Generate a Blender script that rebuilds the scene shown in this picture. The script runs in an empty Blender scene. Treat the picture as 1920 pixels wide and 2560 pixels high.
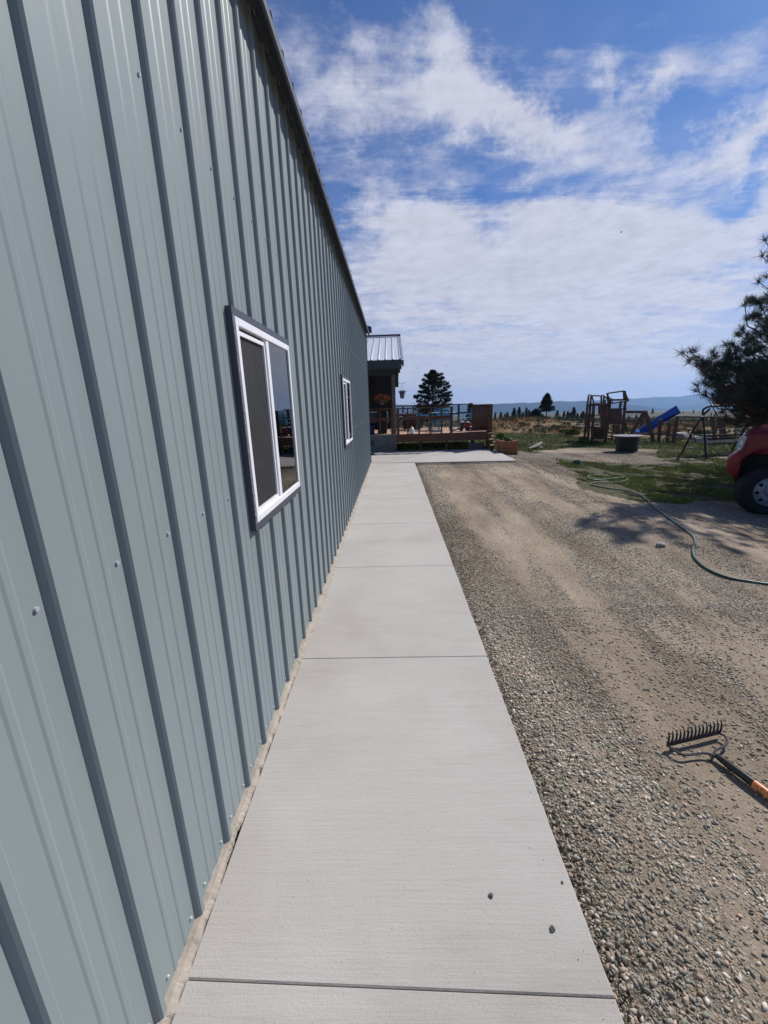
import bpy, bmesh, math, random
import numpy as np
from mathutils import Vector, Matrix
random.seed(7); rng=np.random.default_rng(7)
S=bpy.context.scene; COL=S.collection
PI=math.pi
# ---------------------------------------------------------------- camera calibration
F=1028.51; CAMZ=1.56502; HAZE=1.0e-4
RT=Vector((0.99929974,0.02127763,-0.03077811)); DN=Vector((-0.02439345,-0.25326294,-0.96708988)); FW=Vector((-0.02837234,0.96716345,-0.25256655))
def ray(px,py): return RT*((px-960)/F)+DN*((py-1280)/F)+FW
def at(px,py,Y):                       # point of that sight line at distance Y
    d=ray(px,py); return Vector((0,0,CAMZ))+d*(Y/d.y)
def smooth(t): t=np.clip(t,0,1); return t*t*(3-2*t)
def gz(x,y):
    """height of the terrain"""
    x=np.asarray(x,float); y=np.asarray(y,float)
    z=-0.03-0.37*smooth((x-2.9)/3.7)
    r=np.hypot(x,y)
    z=z-0.35*smooth((r-16)/26)-np.interp(r,[0,38,70,110,200,400,900,1600,3000,14000],[0,0,1.2,3.4,7.4,13,29,48,90,380])
    z=z+.85*np.exp(-((x-9.5)/6.5)**2-((y-31)/6.5)**2)
    z=z+0.06*np.sin(x*.9+1)*np.sin(y*.7)*smooth((r-15)/10)+.5*np.sin(x*.045+2)*np.sin(y*.038)*smooth((r-50)/60)
    z=z+2.2*np.sin(x*.011+1)*np.sin(y*.009+.5)*smooth((r-180)/260)
    return z
def gzf(x,y): return float(gz(x,y))
def gp(px,py,dz=0):                    # ground point under a sight line
    d=ray(px,py); z=0.
    for _ in range(60):
        t=(z-CAMZ)/d.z; z=.5*z+.5*(gzf(d.x*t,d.y*t)+dz)
    return Vector((d.x*t,d.y*t,z))
# ---------------------------------------------------------------- helpers
MATS={}
def nd(nt,t,**k):
    n=nt.nodes.new(t)
    for a,v in k.items():
        if a=='op': n.operation=v
        elif a=='i':
            for kk,vv in v.items(): n.inputs[kk].default_value=vv
        else: setattr(n,a,v)
    return n
def mat(name,col,rough=.6,var=.12,vscale=8,bump=0,bscale=60,metal=0,stretch=(1,1,1),spec=.5,col2=None,c2scale=2,c2amt=.5,coat=0):
    if name in MATS: return MATS[name]
    m=bpy.data.materials.new(name); m.use_nodes=True; nt=m.node_tree; L=nt.links
    b=nt.nodes['Principled BSDF']; b.inputs['Roughness'].default_value=rough; b.inputs['Metallic'].default_value=metal
    b.inputs['Specular IOR Level'].default_value=spec; b.inputs['Coat Weight'].default_value=coat; b.inputs['Coat Roughness'].default_value=.12
    tc=nd(nt,'ShaderNodeTexCoord'); mp=nd(nt,'ShaderNodeMapping'); mp.inputs['Scale'].default_value=stretch
    L.new(tc.outputs['Object'],mp.inputs[0])
    n=nd(nt,'ShaderNodeTexNoise',i={'Scale':vscale,'Detail':6,'Roughness':.6}); L.new(mp.outputs[0],n.inputs['Vector'])
    r=nd(nt,'ShaderNodeMapRange',i={1:.3,2:.7,3:1-var,4:1+var}); L.new(n.outputs[0],r.inputs[0])
    mx=nd(nt,'ShaderNodeMix',data_type='RGBA',blend_type='MULTIPLY'); mx.inputs[0].default_value=1
    mx.inputs[6].default_value=(*col,1)
    if col2:
        n2=nd(nt,'ShaderNodeTexNoise',i={'Scale':c2scale,'Detail':5,'Roughness':.65}); L.new(mp.outputs[0],n2.inputs['Vector'])
        r2=nd(nt,'ShaderNodeMapRange',i={1:.42,2:.6,3:0,4:c2amt}); L.new(n2.outputs[0],r2.inputs[0])
        m2=nd(nt,'ShaderNodeMix',data_type='RGBA'); m2.inputs[6].default_value=(*col,1); m2.inputs[7].default_value=(*col2,1)
        L.new(r2.outputs[0],m2.inputs[0]); L.new(m2.outputs[2],mx.inputs[6])
    L.new(r.outputs[0],mx.inputs[7]); L.new(mx.outputs[2],b.inputs['Base Color'])
    if bump:
        nb=nd(nt,'ShaderNodeTexNoise',i={'Scale':bscale,'Detail':4}); L.new(mp.outputs[0],nb.inputs['Vector'])
        bp=nd(nt,'ShaderNodeBump',i={'Strength':bump,'Distance':.01}); L.new(nb.outputs[0],bp.inputs['Height']); L.new(bp.outputs[0],b.inputs['Normal'])
    MATS[name]=m; return m
def tag(o,label=None,cat=None,group=None,kind=None):
    if label: o['label']=label
    if cat: o['category']=cat
    if group: o['group']=group
    if kind: o['kind']=kind
    return o
def origin(o):
    p=Vector((0,0,0))
    while o: p+=o.location; o=o.parent
    return p
def thing(name,loc,label,cat,group=None):
    o=bpy.data.objects.new(name,None); o.empty_display_size=.2; COL.objects.link(o); o.location=loc
    return tag(o,label,cat,group)
class MB:
    def __init__(s): s.v=[]; s.f=[]; s.sm=False
    def add(s,vs,fs):
        n=len(s.v); s.v+= [tuple(v) for v in vs]; s.f+=[tuple(i+n for i in f) for f in fs]; return s
    def box(s,x0,x1,y0,y1,z0,z1):
        return s.add([(x,y,z) for x in (x0,x1) for y in (y0,y1) for z in (z0,z1)],[(0,1,3,2),(4,6,7,5),(0,4,5,1),(2,3,7,6),(0,2,6,4),(1,5,7,3)])
    def beam(s,p,q,w,h,up=(0,0,1)):
        p=Vector(p);q=Vector(q);d=(q-p).normalized();u=Vector(up)
        a=d.cross(u)
        if a.length<1e-4: a=d.cross(Vector((1,0,0)))
        a.normalize(); b=a.cross(d).normalized(); a*=w/2; b*=h/2
        return s.add([e+i*a+j*b for e in (p,q) for i in (-1,1) for j in (-1,1)],[(0,2,3,1),(4,5,7,6),(0,1,5,4),(2,6,7,3),(0,4,6,2),(1,3,7,5)])
    def tube(s,pts,r,n=8,cap=True):
        pts=[Vector(p) for p in pts]; rs=r if isinstance(r,(list,tuple)) else [r]*len(pts)
        vs=[];fs=[];prev=None
        for i,p in enumerate(pts):
            d=(pts[min(i+1,len(pts)-1)]-pts[max(i-1,0)]).normalized()
            if prev is None:
                a=d.cross(Vector((0,0,1)));
                if a.length<1e-3: a=d.cross(Vector((1,0,0)))
            else: a=prev-d*prev.dot(d)
            a.normalize(); prev=a; b=d.cross(a)
            vs+=[p+(a*math.cos(2*PI*k/n)+b*math.sin(2*PI*k/n))*rs[i] for k in range(n)]
        for i in range(len(pts)-1):
            for k in range(n): fs.append((i*n+k,i*n+(k+1)%n,(i+1)*n+(k+1)%n,(i+1)*n+k))
        if cap: fs.append(tuple(range(n-1,-1,-1))); fs.append(tuple((len(pts)-1)*n+k for k in range(n)))
        return s.add(vs,fs)
    def lathe(s,c,prof,n=24,axis=(0,0,1),cap=True):    # prof list of (r,h)
        ax=Vector(axis).normalized(); a=ax.orthogonal().normalized(); b=ax.cross(a); c=Vector(c)
        vs=[c+ax*h+(a*math.cos(2*PI*k/n)+b*math.sin(2*PI*k/n))*max(r,1e-4) for r,h in prof for k in range(n)]
        fs=[(i*n+k,i*n+(k+1)%n,(i+1)*n+(k+1)%n,(i+1)*n+k) for i in range(len(prof)-1) for k in range(n)]
        if cap: fs.append(tuple(range(n-1,-1,-1))); fs.append(tuple((len(prof)-1)*n+k for k in range(n)))
        return s.add(vs,fs)
    def prism(s,poly,ext):                    # polygon of 3D points extruded by vector
        e=Vector(ext); P=[Vector(p) for p in poly]; n=len(P)
        return s.add(P+[p+e for p in P],[tuple(range(n)),tuple(range(2*n-1,n-1,-1))]+[(i,i+n,(i+1)%n+n,(i+1)%n) for i in range(n)])
    def blob(s,c,r,seed=0,sub=2,rough=.25,sq=(1,1,1),fr=1.7):
        bm=bmesh.new(); bmesh.ops.create_icosphere(bm,subdivisions=sub,radius=1); R=random.Random(seed)
        ph=[R.uniform(0,6) for _ in range(6)]
        vs=[]
        for v in bm.verts:
            k=1+rough*(math.sin(v.co.x*fr*2+ph[0])*math.sin(v.co.y*fr*2+ph[1])+.6*math.sin(v.co.z*fr*3+ph[2]+v.co.x*3)+R.uniform(-.3,.3))
            vs.append((c[0]+v.co.x*r*sq[0]*k,c[1]+v.co.y*r*sq[1]*k,c[2]+v.co.z*r*sq[2]*k))
        fs=[tuple(w.index for w in f.verts) for f in bm.faces]; bm.free(); return s.add(vs,fs)
    def build(s,name,m,parent=None,smooth=False,bevel=0,recalc=True):
        me=bpy.data.meshes.new(name); o0=origin(parent) if parent else Vector((0,0,0))
        base=o0
        if parent is None and s.v:
            a=np.array(s.v); base=Vector(((a[:,0].min()+a[:,0].max())/2,(a[:,1].min()+a[:,1].max())/2,a[:,2].min()))
        me.from_pydata([(v[0]-base.x,v[1]-base.y,v[2]-base.z) for v in s.v],[],s.f); 
        if recalc:
            bm=bmesh.new(); bm.from_mesh(me); bmesh.ops.recalc_face_normals(bm,faces=bm.faces[:]); bm.to_mesh(me); bm.free()
        me.materials.append(m)
        if smooth:
            me.polygons.foreach_set('use_smooth',[True]*len(me.polygons))
            try: me.set_sharp_from_angle(angle=math.radians(38))
            except Exception: pass
        o=bpy.data.objects.new(name,me); COL.objects.link(o)
        if parent: o.parent=parent
        else: o.location=base
        if bevel:
            b=o.modifiers.new('bev','BEVEL'); b.width=bevel; b.segments=2; b.limit_method='ANGLE'
        return o
def npmesh(name,V,Fa,m,parent=None,attr=None,smooth=False,kind=None):
    """fast mesh from arrays: V (n,3), Fa (m,k)"""
    me=bpy.data.meshes.new(name); k=Fa.shape[1]
    me.vertices.add(len(V)); me.vertices.foreach_set('co',V.astype(np.float32).ravel())
    me.loops.add(Fa.size); me.loops.foreach_set('vertex_index',Fa.astype(np.int32).ravel())
    me.polygons.add(len(Fa)); me.polygons.foreach_set('loop_start',np.arange(0,Fa.size,k,dtype=np.int32))
    if smooth: me.polygons.foreach_set('use_smooth',np.ones(len(Fa),bool))
    me.update(calc_edges=True)
    if attr is not None:
        for an,av in attr.items():
            if av.ndim==1:
                a=me.attributes.new(an,'FLOAT','POINT'); a.data.foreach_set('value',av.astype(np.float32))
            else:
                a=me.color_attributes.new(an,'FLOAT_COLOR','POINT'); a.data.foreach_set('color',np.c_[av,np.ones(len(av))].astype(np.float32).ravel())
    me.materials.append(m); o=bpy.data.objects.new(name,me); COL.objects.link(o)
    if parent: o.parent=parent
    if kind: o['kind']=kind
    return o
# ---------------------------------------------------------------- materials
M_panel=mat('painted_steel_sage',(.215,.258,.262),rough=.46,var=.05,vscale=1.4,spec=.28,bump=.35,bscale=2.2,stretch=(1,1,.35),col2=(.235,.26,.252),c2scale=1.1,c2amt=.5)
M_trim=mat('slate_trim',(.05,.058,.078),rough=.45,var=.1,spec=.5)
M_rooft=mat('dark_roof_trim',(.055,.06,.07),rough=.5,var=.1)
M_vinyl=mat('white_vinyl',(.78,.78,.80),rough=.4,var=.03)
M_dark=mat('dark_room',(.02,.02,.022),rough=.9,var=.2)
M_screw=mat('zinc_screw',(.46,.47,.51),rough=.35,metal=.25,var=.05)
M_wood=mat('red_cedar_stain',(.095,.034,.021),rough=.65,var=.3,vscale=3,stretch=(1,1,9),bump=.2,bscale=30,col2=(.14,.058,.034),c2scale=3,c2amt=.5)
M_woodh=mat('red_cedar_boards',(.11,.042,.026),rough=.65,var=.25,vscale=4,stretch=(1,8,8),bump=.2,bscale=20,col2=(.15,.065,.04),c2scale=2,c2amt=.6)
M_deckf=mat('deck_boards',(.46,.29,.20),rough=.7,var=.25,vscale=3,stretch=(1,14,1))
M_wood2=mat('weathered_timber',(.17,.095,.065),rough=.8,var=.3,vscale=5,stretch=(3,3,1),col2=(.12,.075,.06),c2amt=.6)
M_wood3=mat('grey_timber',(.17,.14,.13),rough=.85,var=.25,vscale=6)
M_plant=mat('planter_timber',(.30,.13,.065),rough=.7,var=.2,vscale=3,stretch=(1,1,8))
M_cap=mat('cut_timber',(.62,.45,.30),rough=.7,var=.1)
M_house=mat('grey_siding',(.045,.052,.06),rough=.8,var=.15)
M_shade=mat('shaded_porch_siding',(.022,.024,.028),rough=.85,var=.2)  # darker copy of the siding, porch shade put into its colour
M_black=mat('black_paint',(.012,.012,.014),rough=.35,var=.1)
M_rubber=mat('tyre_rubber',(.022,.022,.024),rough=.85,var=.25,vscale=30)
M_iron=mat('forged_iron',(.045,.047,.05),rough=.5,var=.25,vscale=40,metal=.3)
M_roofw=mat('pale_galvalume',(.62,.64,.70),rough=.45,var=.05,metal=.0)
M_blue=mat('blue_slide_plastic',(.015,.11,.55),rough=.35,var=.08)
M_turq=mat('turquoise_powder_coat',(.03,.30,.46),rough=.4,var=.08)
M_white=mat('white_plastic',(.85,.86,.9),rough=.35,var=.04)
M_redp=mat('red_truck_paint',(.20,.010,.020),rough=.38,var=.15,vscale=3,coat=.25,spec=.35)
M_red=mat('faded_red_paint',(.3,.02,.03),rough=.5,var=.15)
M_rock=mat('pale_boulder',(.36,.34,.33),rough=.9,var=.35,vscale=3,bump=.6,bscale=10)
M_bark=mat('pine_bark',(.07,.045,.035),rough=.95,var=.4,vscale=8,stretch=(1,1,.25),bump=.6,bscale=18)
M_block=mat('concrete_block',(.17,.17,.165),rough=.9,var=.25,vscale=6,bump=.2)
def foliage(name,col,col2,sub=.25):
    m=mat(name,col,rough=.6,var=.3,vscale=1.3,col2=col2,c2scale=.9,c2amt=.9,spec=.25); return m
M_needle=foliage('pine_needles',(.04,.062,.045),(.075,.105,.06))
M_needle2=foliage('pine_needles_far',(.035,.06,.035),(.06,.09,.045))
M_bush=foliage('sage_bush',(.10,.13,.07),(.15,.17,.09))
M_weed=foliage('green_weed',(.07,.14,.035),(.14,.2,.06))
M_lawn=foliage('lawn_blades',(.17,.215,.04),(.28,.29,.08))
M_dry=foliage('dry_grass_blades',(.42,.18,.08),(.25,.20,.08))
# ---------------------------------------------------------------- world: Nishita sky with high cloud
SUN_AZ=math.radians(54); SUN_EL=math.radians(43)
w=bpy.data.worlds.new('World'); S.world=w; w.use_nodes=True; nt=w.node_tree; L=nt.links
for n in list(nt.nodes): nt.nodes.remove(n)
out=nd(nt,'ShaderNodeOutputWorld'); bg=nd(nt,'ShaderNodeBackground'); bg.inputs[1].default_value=.064; L.new(bg.outputs[0],out.inputs[0])
sky=nd(nt,'ShaderNodeTexSky'); sky.sky_type='NISHITA'; sky.sun_disc=False; sky.sun_elevation=SUN_EL; sky.sun_rotation=SUN_AZ; sky.air_density=1.0; sky.dust_density=.6; sky.ozone_density=2.2; sky.altitude=700
tc=nd(nt,'ShaderNodeTexCoord')
def mth(op,a,b=None,c=None,clamp=False):
    n=nd(nt,'ShaderNodeMath',op=op); n.use_clamp=clamp
    for i,v in enumerate((a,b,c)):
        if v is None: continue
        if isinstance(v,(int,float)): n.inputs[i].default_value=v
        else: L.new(v,n.inputs[i])
    return n.outputs[0]
sp=nd(nt,'ShaderNodeSeparateXYZ'); L.new(tc.outputs['Generated'],sp.inputs[0]); X,Y,Z=sp.outputs
Yp=mth('MAXIMUM',mth('ABSOLUTE',Y),.12)
U=mth('DIVIDE',X,Yp); V=mth('DIVIDE',Z,Yp)
Zp=mth('ADD',mth('MAXIMUM',Z,0),.10)
cu=mth('DIVIDE',X,Zp); cv=mth('DIVIDE',Y,Zp)
cmb=nd(nt,'ShaderNodeCombineXYZ'); L.new(cu,cmb.inputs[0]); L.new(cv,cmb.inputs[1])
def noise(scale,det=8,rough=.6,dist=0.,vec=None,sc=(1,1,1),off=(0,0,0),rot=0):
    mp=nd(nt,'ShaderNodeMapping'); mp.inputs['Scale'].default_value=sc; mp.inputs['Location'].default_value=off; mp.inputs['Rotation'].default_value=(0,0,rot)
    L.new(vec or cmb.outputs[0],mp.inputs[0])
    n=nd(nt,'ShaderNodeTexNoise',i={'Scale':scale,'Detail':det,'Roughness':rough,'Distortion':dist}); L.new(mp.outputs[0],n.inputs['Vector']); return n.outputs[0]
n_big=noise(1.1,6,.55,.4,off=(3,1,0)); n_mid=noise(3.2,8,.62,.3,off=(1.3,5,0)); n_fine=noise(11,8,.65,.2,off=(4,0,0))
n_wisp=noise(1.6,8,.66,.8,sc=(.45,1.5,1),rot=-.75,off=(2,2,0))
uvv=nd(nt,'ShaderNodeCombineXYZ'); L.new(U,uvv.inputs[0]); L.new(V,uvv.inputs[1])
warp=mth('MULTIPLY',mth('SUBTRACT',noise(6,7,.66,vec=uvv.outputs[0]),.5),.32)
warp2=mth('MULTIPLY',mth('SUBTRACT',noise(6,7,.66,vec=uvv.outputs[0],off=(9,4,2)),.5),.32)
Uw=mth('ADD',U,warp); Vw=mth('ADD',V,warp2)
def ell(u0,v0,su,sv,rot=0,amp=1.):
    du=mth('SUBTRACT',Uw,u0); dv=mth('SUBTRACT',Vw,v0); c,s=math.cos(rot),math.sin(rot)
    a=mth('DIVIDE',mth('ADD',mth('MULTIPLY',du,c),mth('MULTIPLY',dv,s)),su)
    b=mth('DIVIDE',mth('SUBTRACT',mth('MULTIPLY',dv,c),mth('MULTIPLY',du,s)),sv)
    r2=mth('ADD',mth('MULTIPLY',a,a),mth('MULTIPLY',b,b))
    return mth('MULTIPLY',mth('POWER',2.718,mth('MULTIPLY',r2,-1)),amp)
masks=[ell(.34,.265,.50,.145,.03,1.85),ell(.02,.34,.16,.07,-.2,.45),ell(.62,.27,.2,.09,-.35,.5),
 ell(.0,.585,.24,.075,-.12,.80),ell(.12,.66,.05,.12,.25,.75),ell(.27,.535,.17,.045,-.42,1.05),ell(.40,.60,.035,.05,.3,.55),ell(.49,.50,.11,.055,-.5,.75),ell(.53,.585,.05,.03,.5,.6),ell(.73,.50,.12,.045,.45,1.0),ell(.79,.37,.09,.05,.7,.7),ell(.5,.10,1.2,.05,0,.75),ell(.62,.62,.30,.10,.3,.35),ell(-.6,.5,.35,.2,.3,.7)]
tot=masks[0]
for k in masks[1:]: tot=mth('ADD',tot,k)
nz=mth('ADD',mth('ADD',mth('MULTIPLY',mth('SUBTRACT',n_big,.5),.9),mth('MULTIPLY',mth('SUBTRACT',n_mid,.5),1.5)),mth('ADD',mth('MULTIPLY',mth('SUBTRACT',n_fine,.5),.8),mth('MULTIPLY',mth('SUBTRACT',n_wisp,.5),2.6)))
field=mth('ADD',tot,nz)
mr=nd(nt,'ShaderNodeMapRange',interpolation_type='SMOOTHSTEP',i={1:.02,2:1.35,3:0,4:1}); L.new(field,mr.inputs[0])
low=nd(nt,'ShaderNodeMapRange',interpolation_type='SMOOTHSTEP',i={1:-.02,2:.42,3:1.0,4:.0}); L.new(V,low.inputs[0])
veil=mth('MULTIPLY',mth('SUBTRACT',noise(.9,5,.6,.5,off=(7,7,0)),.38,clamp=True),1.1)
dens=mth('MAXIMUM',mth('MAXIMUM',mth('MULTIPLY',mr.outputs[0],.95),low.outputs[0]),mth('MULTIPLY',veil,.55),clamp=True)
front=nd(nt,'ShaderNodeMapRange',interpolation_type='SMOOTHSTEP',i={1:-.35,2:.05,3:.10,4:1}); L.new(Y,front.inputs[0]); dens=mth('MULTIPLY',dens,front.outputs[0])  # cloud thinned behind the camera to cut the fill light
mxs=nd(nt,'ShaderNodeMix',data_type='RGBA')
tint=nd(nt,'ShaderNodeMix',data_type='RGBA',blend_type='MULTIPLY'); tint.inputs[0].default_value=1; tint.inputs[7].default_value=(.50,.86,1.40,1)
L.new(sky.outputs[0],tint.inputs[6]); L.new(tint.outputs[2],mxs.inputs[6])
cr=nd(nt,'ShaderNodeMapRange',i={1:.38,2:.62,3:.86,4:1.07}); L.new(mth('ADD',mth('MULTIPLY',n_mid,.5),mth('MULTIPLY',n_fine,.5)),cr.inputs[0])
cc=nd(nt,'ShaderNodeMix',data_type='RGBA',blend_type='MULTIPLY'); cc.inputs[0].default_value=1; cc.inputs[6].default_value=(9.9,10.1,11.8,1); L.new(cr.outputs[0],cc.inputs[7])
L.new(cc.outputs[2],mxs.inputs[7]); L.new(dens,mxs.inputs[0]); L.new(mxs.outputs[2],bg.inputs[0])
# sun
sd=Vector((math.sin(SUN_AZ)*math.cos(SUN_EL),math.cos(SUN_AZ)*math.cos(SUN_EL),math.sin(SUN_EL)))
sl=bpy.data.lights.new('sun','SUN'); sl.energy=4.9; sl.angle=math.radians(.53); sl.color=(1,.955,.90)
so=bpy.data.objects.new('sun',sl); COL.objects.link(so); so.rotation_euler=sd.to_track_quat('Z','Y').to_euler(); so.location=(20,20,30)
# camera
cam=bpy.data.cameras.new('camera'); cam.sensor_fit='VERTICAL'; cam.sensor_height=36; cam.sensor_width=27; cam.lens=36*F/2560; cam.clip_start=.05; cam.clip_end=30000
co=bpy.data.objects.new('camera',cam); COL.objects.link(co)
co.matrix_world=Matrix(((RT.x,-DN.x,-FW.x,0),(RT.y,-DN.y,-FW.y,0),(RT.z,-DN.z,-FW.z,CAMZ),(0,0,0,1)))
S.camera=co
S.view_settings.view_transform='Standard'; S.view_settings.look='None'; S.view_settings.exposure=0; S.view_settings.gamma=1

# ---------------------------------------------------------------- ground sheet
def inpoly(x,y,P):
    c=np.zeros(x.shape,bool); j=len(P)-1
    for i in range(len(P)):
        xi,yi=P[i][:2]; xj,yj=P[j][:2]
        c^=((yi>y)!=(yj>y))&(x<(xj-xi)*(y-yi)/(yj-yi+1e-9)+xi); j=i
    return c
def vn(x,y,s,seed):                        # cheap value noise
    R=np.random.default_rng(seed); T=R.random((64,64)); x=x/s; y=y/s; xi=np.floor(x).astype(int); yi=np.floor(y).astype(int); fx=smooth(x-xi); fy=smooth(y-yi)
    g=lambda a,b:T[a%64,b%64]
    return (g(xi,yi)*(1-fx)+g(xi+1,yi)*fx)*(1-fy)+(g(xi,yi+1)*(1-fx)+g(xi+1,yi+1)*fx)*fy
def fbm(x,y,s,seed,o=4): return sum(vn(x+17*k,y+9*k,s/2**k,seed+k)/2**(k+1) for k in range(o))/(1-.5**o)
LAWN_A=[gp(*p) for p in ((1392,1158),(1425,1152),(1500,1160),(1600,1158),(1700,1160),(1800,1168),(1900,1180),(2050,1215),(2150,1300),(1940,1275),(1830,1252),(1700,1250),(1600,1252),(1520,1236),(1455,1222),(1440,1195),(1415,1178))]
LAWN_B=[gp(*p) for p in ((1262,1130),(1330,1127),(1390,1122),(1450,1118),(1520,1120),(1600,1123),(1690,1124),(1760,1132),(1830,1142),(1960,1150),(2100,1135),(2100,1098),(1900,1100),(1700,1103),(1640,1096),(1520,1098),(1450,1092),(1390,1086),(1300,1083),(1232,1080))]+[Vector((3.6,21,0)),Vector((-6,22,0)),Vector((-6,14.5,0)),Vector((3.4,14.5,0))]
LAWN_C=[gp(*p) for p in ((1625,1122),(1700,1124),(1770,1134),(1840,1142),(1990,1152),(2000,1200),(1880,1182),(1790,1172),(1700,1164),(1650,1150))]
def lawn(x,y,ed=.35):
    jx=(fbm(x,y,.9,3)-.5)*ed*2.2; jy=(fbm(x+50,y,.9,5)-.5)*ed*2.2
    return inpoly(x+jx,y+jy,LAWN_A)|inpoly(x+jx,y+jy,LAWN_B)|(inpoly(x+jx,y+jy,LAWN_C)&(fbm(x,y,.7,41)>.42))
xs=np.unique(np.round(np.concatenate([-np.geomspace(1.6,9900,60)[::-1],np.arange(-1.5,.4,.15),np.arange(.45,13,.085),np.geomspace(13,9900,120)]),4))
ys=np.unique(np.round(np.concatenate([-np.geomspace(1,9900,40)[::-1],np.arange(-1,.4,.3),np.arange(.4,14,.085),np.arange(14,34,.2),np.geomspace(34,9900,150)]),4))
GX,GY=np.meshgrid(xs,ys); gx=GX.ravel(); gy=GY.ravel()
z=gz(gx,gy); near=1-smooth((np.hypot(gx,gy)-12)/6)
lw=lawn(gx,gy).astype(float)
r_=np.hypot(gx,gy)
z=z+near*((fbm(gx,gy*.35,1.1,11)-.5)*.035+(fbm(gx,gy,.25,12,2)-.5)*.012)
# shallow berm of loose stone beside the slab
slabd=np.where(gy<11.4,gx-.56,9)
z=np.where((slabd<.0)&(gy<11.5)&(gx>-.7),-.12,z)
inslab=(gx>-1.6)&(gx<3.35)&(gy>11.0)&(gy<14.4)
z=np.where(inslab,np.minimum(z,-.13),z)
z=np.where((gx<-.62)&(gx>-12.5)&(gy<11.5)&(gy>-6),-.12,z)
# far valley swells
V=np.c_[gx,gy,z]; nx,ny=len(xs),len(ys)
idx=np.arange(nx*ny).reshape(ny,nx); Fq=np.stack([idx[:-1,:-1],idx[:-1,1:],idx[1:,1:],idx[1:,:-1]],-1).reshape(-1,4)
# zone colours: R = grass, G = loose stone share, B = dry meadow
def stone(x,y):
    s=fbm(x*1.0,y*.22,.75,21)*1.0+ (fbm(x,y,.35,23)-.5)*.35
    s=s*.7+.115+.24*np.exp(-((x-.68)/.26)**2)-.16*np.exp(-((x-1.50-.02*y)/.17)**2)*smooth((y-1.1)/.8)-.13*np.exp(-((x-2.3-.03*y)/.26)**2)-.12*np.exp(-((x-.98-.045*y)/.12)**2)*smooth((y-1.8)/1.5)+(fbm(x-.03*y,y*.10,.22,25)-.5)*.75+.22*smooth((y-9.6)/1.2)
    s=s-.12*smooth((y-6)/5)*(x<3)
    return smooth((s-.36)/.26)
drynear=smooth((r_-17.5)/3.0)
zone=np.stack([lw*1.0,stone(gx,gy),drynear],-1)
gm=bpy.data.materials.new('yard_ground'); gm.use_nodes=True; nt=gm.node_tree; L=nt.links; b=nt.nodes['Principled BSDF']; b.inputs['Roughness'].default_value=.95; b.inputs['Specular IOR Level'].default_value=.15
tcg=nd(nt,'ShaderNodeTexCoord'); att=nd(nt,'ShaderNodeAttribute',attribute_name='zone'); sz=nd(nt,'ShaderNodeSeparateColor'); L.new(att.outputs[0],sz.inputs[0])
def nz_(scale,det=6,rough=.6,stretch=(1,1,1)):
    mp=nd(nt,'ShaderNodeMapping'); mp.inputs['Scale'].default_value=stretch; L.new(tcg.outputs['Object'],mp.inputs[0])
    n=nd(nt,'ShaderNodeTexNoise',i={'Scale':scale,'Detail':det,'Roughness':rough}); L.new(mp.outputs[0],n.inputs['Vector']); return n
def ramp(inp,stops):
    r=nd(nt,'ShaderNodeValToRGB'); el=r.color_ramp.elements
    while len(el)<len(stops): el.new(.5)
    for e,(p,c) in zip(el,stops): e.position=p; e.color=(*c,1)
    L.new(inp,r.inputs[0]); return r.outputs[0]
def mixc(f,a,c,bt='MIX'):
    n=nd(nt,'ShaderNodeMix',data_type='RGBA',blend_type=bt)
    for s_,v in ((0,f),(6,a),(7,c)):
        if isinstance(v,(int,float)): n.inputs[s_].default_value=v
        elif isinstance(v,tuple): n.inputs[s_].default_value=(*v,1)
        else: L.new(v,n.inputs[s_])
    return n.outputs[2]
dirt=ramp(nz_(2.5,8,.7,(1,.4,1)).outputs[0],[(.3,(.215,.165,.12)),(.5,(.31,.25,.19)),(.72,(.40,.335,.265))])
dirt=mixc(.6,dirt,ramp(nz_(90,3,.7).outputs[0],[(.3,(.55,.52,.5)),(.6,(1,1,1)),(.75,(1.35,1.3,1.25))]),'MULTIPLY')
def vor(scale):
    v=nd(nt,'ShaderNodeTexVoronoi',i={'Scale':scale,'Randomness':1}); L.new(tcg.outputs['Object'],v.inputs['Vector']); return v
v1=vor(95); v2=vor(60)
def stonecol(v):
    s_=nd(nt,'ShaderNodeSeparateColor'); L.new(v.outputs['Color'],s_.inputs[0])
    c=ramp(s_.outputs[0],[(0,(.115,.105,.09)),(.2,(.21,.20,.165)),(.45,(.35,.33,.28)),(.62,(.32,.25,.18)),(.8,(.48,.44,.375)),(.93,(.41,.29,.21)),(1,(.66,.61,.54))])
    e=ramp(v.outputs['Distance'],[(.0,(1,1,1)),(.45,(.95,.95,.95)),(.8,(.5,.46,.42))])
    return mixc(1.,c,e,'MULTIPLY')
stn=mixc(.5,stonecol(v1),stonecol(v2))
sel=nd(nt,'ShaderNodeMath',op='GREATER_THAN'); L.new(nz_(14,4).outputs[0],sel.inputs[0]); sel.inputs[1].default_value=.5
stn=mixc(sel.outputs[0],stonecol(v1),stonecol(v2))
damp=lambda:ramp(nz_(1.15,5,.6,(1.2,.28,1)).outputs[0],[(.34,(.72,.69,.66)),(.5,(1.0,.99,.97)),(.64,(1.18,1.17,1.15))])
gmask=nd(nt,'ShaderNodeMath',op='MULTIPLY_ADD'); L.new(nz_(30,5,.7).outputs[0],gmask.inputs[0]); gmask.inputs[1].default_value=1.6; gmask.inputs[2].default_value=-.8
gadd=nd(nt,'ShaderNodeMath',op='ADD'); L.new(gmask.outputs[0],gadd.inputs[0]); L.new(sz.outputs[1],gadd.inputs[1]); gcl=nd(nt,'ShaderNodeMapRange',i={1:.18,2:.75,3:.06,4:.72}); L.new(gadd.outputs[0],gcl.inputs[0])
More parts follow.
